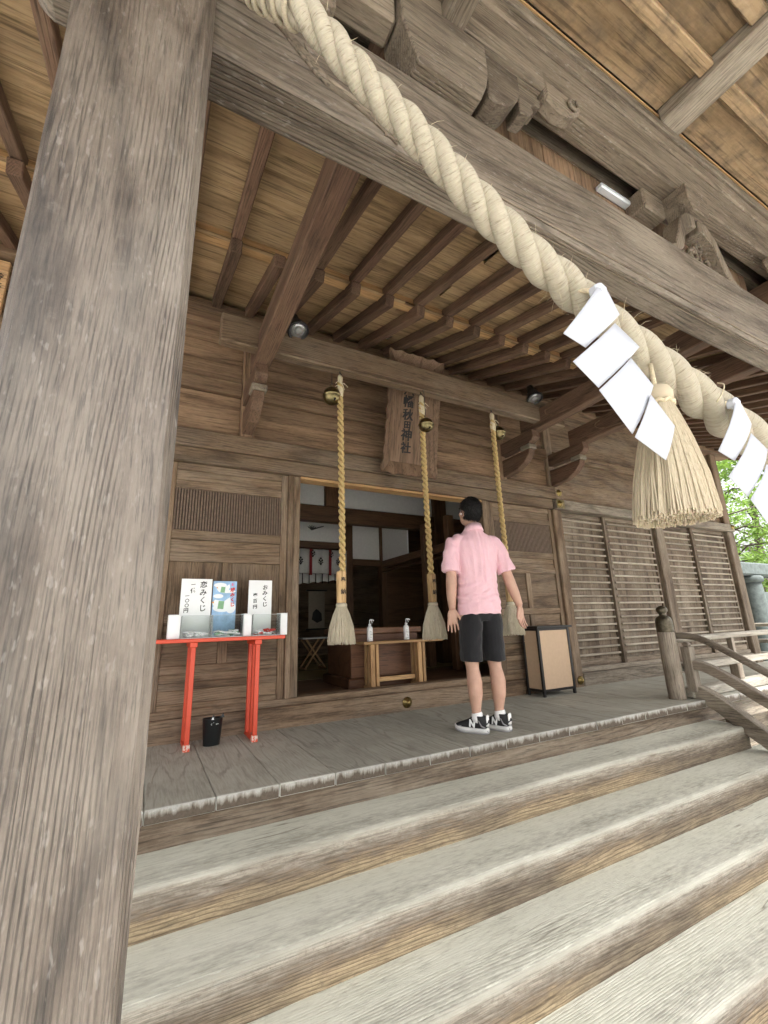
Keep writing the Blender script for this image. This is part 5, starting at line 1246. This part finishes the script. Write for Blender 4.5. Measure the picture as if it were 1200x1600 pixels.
# socks and shoes
SOCK = flat('white_sock', (.78,.78,.77), .9, 0, .05, .4, 200); MESHB = flat('black_mesh', (.018,.018,.019), .75, 0, .3, .5, 220); SUEDE = flat('grey_suede', (.22,.22,.225), .8, 0, .15, .3, 160)
SOLE = flat('grey_sole', (.34,.34,.335), .7, 0, .1); MID = flat('white_midsole', (.74,.74,.72), .6, 0, .03)
for s, turn in ((-1, 40), (1, 30)):
    fx, fy = LEG[s][-1][0], LEG[s][-1][1]; FM = PM @ Matrix.Translation((fx, fy, 0)) @ Matrix.Rotation(R_(turn), 4, 'Z')
    def fw_(name, g_, mat, vox=None, sm_=3, warp=None):
        me = fuse(g_, vox, sm_) if vox else mesh_from(name, g_[0], g_[1], None); return wear(name, me, mat, warp, man, FM)
    fw_('sock', tube_geo([(0,.0,.07),(0,-.004,.100),(0,-.004,.124),(0,-.003,.130)], [(.040,.045),(.041,.046),(.0395,.043),(.0375,.041)], 18), SOCK)
    out = []
    for (y, wl, wr_) in ((-.088,.012,.012),(-.082,.026,.026),(-.06,.035,.035),(-.02,.036,.034),(.03,.040,.036),(.08,.047,.042),(.12,.047,.042),(.155,.038,.036),(.178,.022,.022),(.186,.008,.008)): out.append((y, wl, wr_))
    def slab(z0, z1, grow, lift):
        V = []; F = []; n = len(out)
        for z, gz in ((z0, grow), (z1, grow*.7)):
            for y, a, b in out: V.append((-a-gz, y*(1+gz*2), z+lift*max(0, (y-.08)/.1)**2*.014+(.004 if y < -.07 else 0)))
            for y, a, b in out[::-1]: V.append((b+gz, y*(1+gz*2), z+lift*max(0, (y-.08)/.1)**2*.014+(.004 if y < -.07 else 0)))
        m = 2*n
        for i in range(m): F.append((i, (i+1) % m, m+(i+1) % m, m+i))
        F.append(tuple(range(m))[::-1]); F.append(tuple(range(m, 2*m))); return V, F
    fw_('outsole', slab(.0, .009, .004, 1), SOLE); fw_('midsole', slab(.0093, .030, .003, 1), MID)
    fw_('heel_block', tube_geo([(0,-.088,.020),(0,-.05,.020),(0,-.02,.018)], [(.024,.011),(.0385,.012),(.0375,.007)], 14), SOLE)
    upg = [tube_geo([(0,-.086,.058),(0,-.075,.066),(0,-.04,.064),(0,.0,.066),(0,.04,.062),(.001,.08,.053),(.002,.12,.045),(.002,.155,.040),(.001,.180,.036)], [(.020,.030),(.030,.040),(.036,.038),(.037,.042),(.039,.036),(.044,.028),(.044,.022),(.036,.017),(.012,.010)], 20)]
    upg.append(tube_geo([(0,-.022,.07),(0,-.026,.095),(0,-.028,.112)], [(.037,.052),(.040,.053),(.041,.052)], 18))
    fw_('upper', upg, MESHB, .004, 3)
    fw_('heel_tab', tube_geo([(0,-.080,.050),(0,-.085,.080),(0,-.086,.112),(0,-.084,.120)], [(.022,.012),(.024,.010),(.024,.008),(.018,.006)], 12), MID)
    fw_('toe_guard', tube_geo([(.001,.118,.040),(.001,.15,.036),(.001,.180,.031),(.001,.186,.030)], [(.0452,.0145),(.0395,.0125),(.020,.010),(.006,.006)], 16), SUEDE)
    for sd_ in (-1, 1):
        text_m = FM @ plane_mtx((sd_*.0405, .028, .060), (0, sd_, 0), (-sd_*.42, 0, 1))
        o = text('logo_letter', 'N', .062, MATS['card_white'], text_m, man, .003, .003, 0, -.12)
        fw_('side_stripe', tube_geo([(sd_*.036,-.075,.040),(sd_*.0395,-.045,.052),(sd_*.0385,-.025,.085)], [.006,.006,.004], 8), SUEDE)
    V_, F_, U_ = merge([tube_geo([(-.024,yy,.088-.35*(yy-.0)),(0,yy+.004,.100-.35*(yy-.0)),(.024,yy,.088-.35*(yy-.0))], .0034, 6) for yy in (.028, .046, .064, .082)])
    fw_('laces', (V_, F_), MATS['card_white']); fw_('tongue', tube_geo([(0,.055,.086),(0,.03,.102),(0,.018,.122),(0,.014,.130)], [(.022,.007),(.025,.008),(.026,.008),(.022,.005)], 14), MESHB)

# ------------------------------------------------------------------ gate beyond the hall and trees
tg = thing('stone_gate', (10.6, 4.3, GZ), 'grey-green gate with round flared posts beyond the hall corner', 'gate')
for xx in (10.35, 13.4): 
    lathe('post', [(.34,0),(.32,.25),(.27,.9),(.225,1.6),(.205,2.1),(.20,2.18)], (xx, 4.3, GZ), MATS['torii_stone'], tg, 24)
    lathe('ring', [(.21,0),(.245,.03),(.245,.10),(.21,.13)], (xx, 4.3, GZ+2.1805), MATS['torii_stone'], tg, 24)
box('top_beam', 9.5, 14.3, 4.12, 4.48, GZ+2.311, GZ+2.56, MATS['torii_stone'], tg, .03)
box('tie_beam', 10.5, 14.0, 4.2, 4.4, GZ+1.78, GZ+2.0, MATS['torii_stone'], tg, .02)
def leaf_mat(name, a, b):
    t = NT(name); oi = t.n('TexCoord'); n = t.noise(oi.outputs['Object'], 2.2, 4)
    t.l(t.mix(t.ramp(n, [(.35, 0.0), (.65, 1.0)]), a, b), t.b.inputs['Base Color']); t.b.inputs['Roughness'].default_value = .55
    tr = t.n('BsdfTranslucent'); tr.inputs[0].default_value = (*[min(1, x*1.6) for x in b], 1)
    mx = t.n('MixShader'); mx.inputs[0].default_value = .35; t.l(t.b.outputs[0], mx.inputs[1]); t.l(tr.outputs[0], mx.inputs[2]); t.l(mx.outputs[0], t.t.nodes['Material Output'].inputs[0]); return t.m
LEAF = [leaf_mat('maple_leaf', (.085,.16,.022), (.16,.26,.045)), leaf_mat('dark_leaf', (.035,.075,.018), (.07,.13,.03))]
flat('bark', (.085,.065,.05), .9, 0, .35, .6, 18)
def tree(x, y, h, spread, nl, lab, lm, seed, leaf=.09):
    rg = np.random.default_rng(seed); t = thing('leafy_tree', (x, y, GZ), lab, 'tree', 'trees beyond the hall')
    tr = spline([(x,y,GZ-.1),(x+rg.uniform(-.15,.15),y,GZ+h*.25),(x+rg.uniform(-.3,.3),y+rg.uniform(-.3,.3),GZ+h*.55),(x+rg.uniform(-.3,.3),y,GZ+h*.9)], 16)
    tube('trunk', tr, np.linspace(.035*h*.6, .01*h*.4, 16), MATS['bark'], t, 10)
    limbs = []; clumps = []
    for q in range(26):
        s = rg.uniform(.28, .97); b = Vector(tr[int(s*15)]); a = rg.uniform(0, 6.28); L = spread*rg.uniform(.45, 1.0)*(1.1-.5*s)
        d = Vector((math.cos(a), math.sin(a), rg.uniform(-.05, .4))); e = b+d*L; m = b+d*L*.5+Vector((0, 0, .12*L))
        limbs.append(tube_geo([b, m, e], [.03*h*.2*(1.2-s), .02*h*.15, .004*h*.3], 6))
        for j in range(9):
            c = b+(e-b)*rg.uniform(.3, 1.05)+Vector(rg.normal(0, .16*L, 3))*Vector((1, 1, .6)).length*.6
            clumps.append((c, L*rg.uniform(.16, .32)))
            limbs.append(tube_geo([m, m.lerp(c, .6)+Vector((0, 0, .05)), c], [.008, .006, .002], 4, False))
    V, F, U = merge(limbs); o = add('branches', V, F, MATS['bark'], t, True, None, U)
    per = max(1, nl//len(clumps)); cs = np.repeat(np.array([c[:] for c, _ in clumps]), per, 0); rr = np.repeat(np.array([r for _, r in clumps]), per)
    n = len(cs); d = rg.normal(0, 1, (n, 3)); d /= np.linalg.norm(d, axis=1)[:, None]; d[:, 2] *= .45; P0 = cs+d*(rr*rg.uniform(.3, 1.1, n))[:, None]
    u = rg.normal(0, 1, (n, 3)); u[:, 2] *= .5; u /= np.linalg.norm(u, axis=1)[:, None]; w_ = rg.normal(0, 1, (n, 3)); w_[:, 2] *= .4; w_ -= u*(u*w_).sum(1)[:, None]; w_ /= np.linalg.norm(w_, axis=1)[:, None]
    sz = leaf*rg.uniform(.6, 1.2, n)[:, None]
    vv = np.stack([P0-u*sz*.6, P0+w_*sz*.34, P0+u*sz*.6+np.array([0, 0, -.02]), P0-w_*sz*.34], 1).reshape(-1, 3)
    add('crown', vv, [(4*i, 4*i+1, 4*i+2, 4*i+3) for i in range(n)], lm, t)
tree(13.0, 5.6, 6.5, 2.6, 9000, 'light green maple tree right behind the grey gate', LEAF[0], 3)
tree(16.5, 8.6, 9.5, 3.6, 9000, 'taller pale green tree behind the maple', LEAF[0], 5, .12)
tree(21.0, 8.2, 10.5, 4.2, 9000, 'big bright green tree farther beyond the gate', LEAF[0], 8, .14)
tree(25.0, 14.0, 12.5, 5.0, 9000, 'dark green tall tree farthest beyond the gate', LEAF[1], 11, .18)
tree(15.5, 3.4, 5.0, 2.4, 7000, 'low dark green tree in front of the pale trees', LEAF[1], 14, .09)

bpy.data.scenes.remove(TMP)
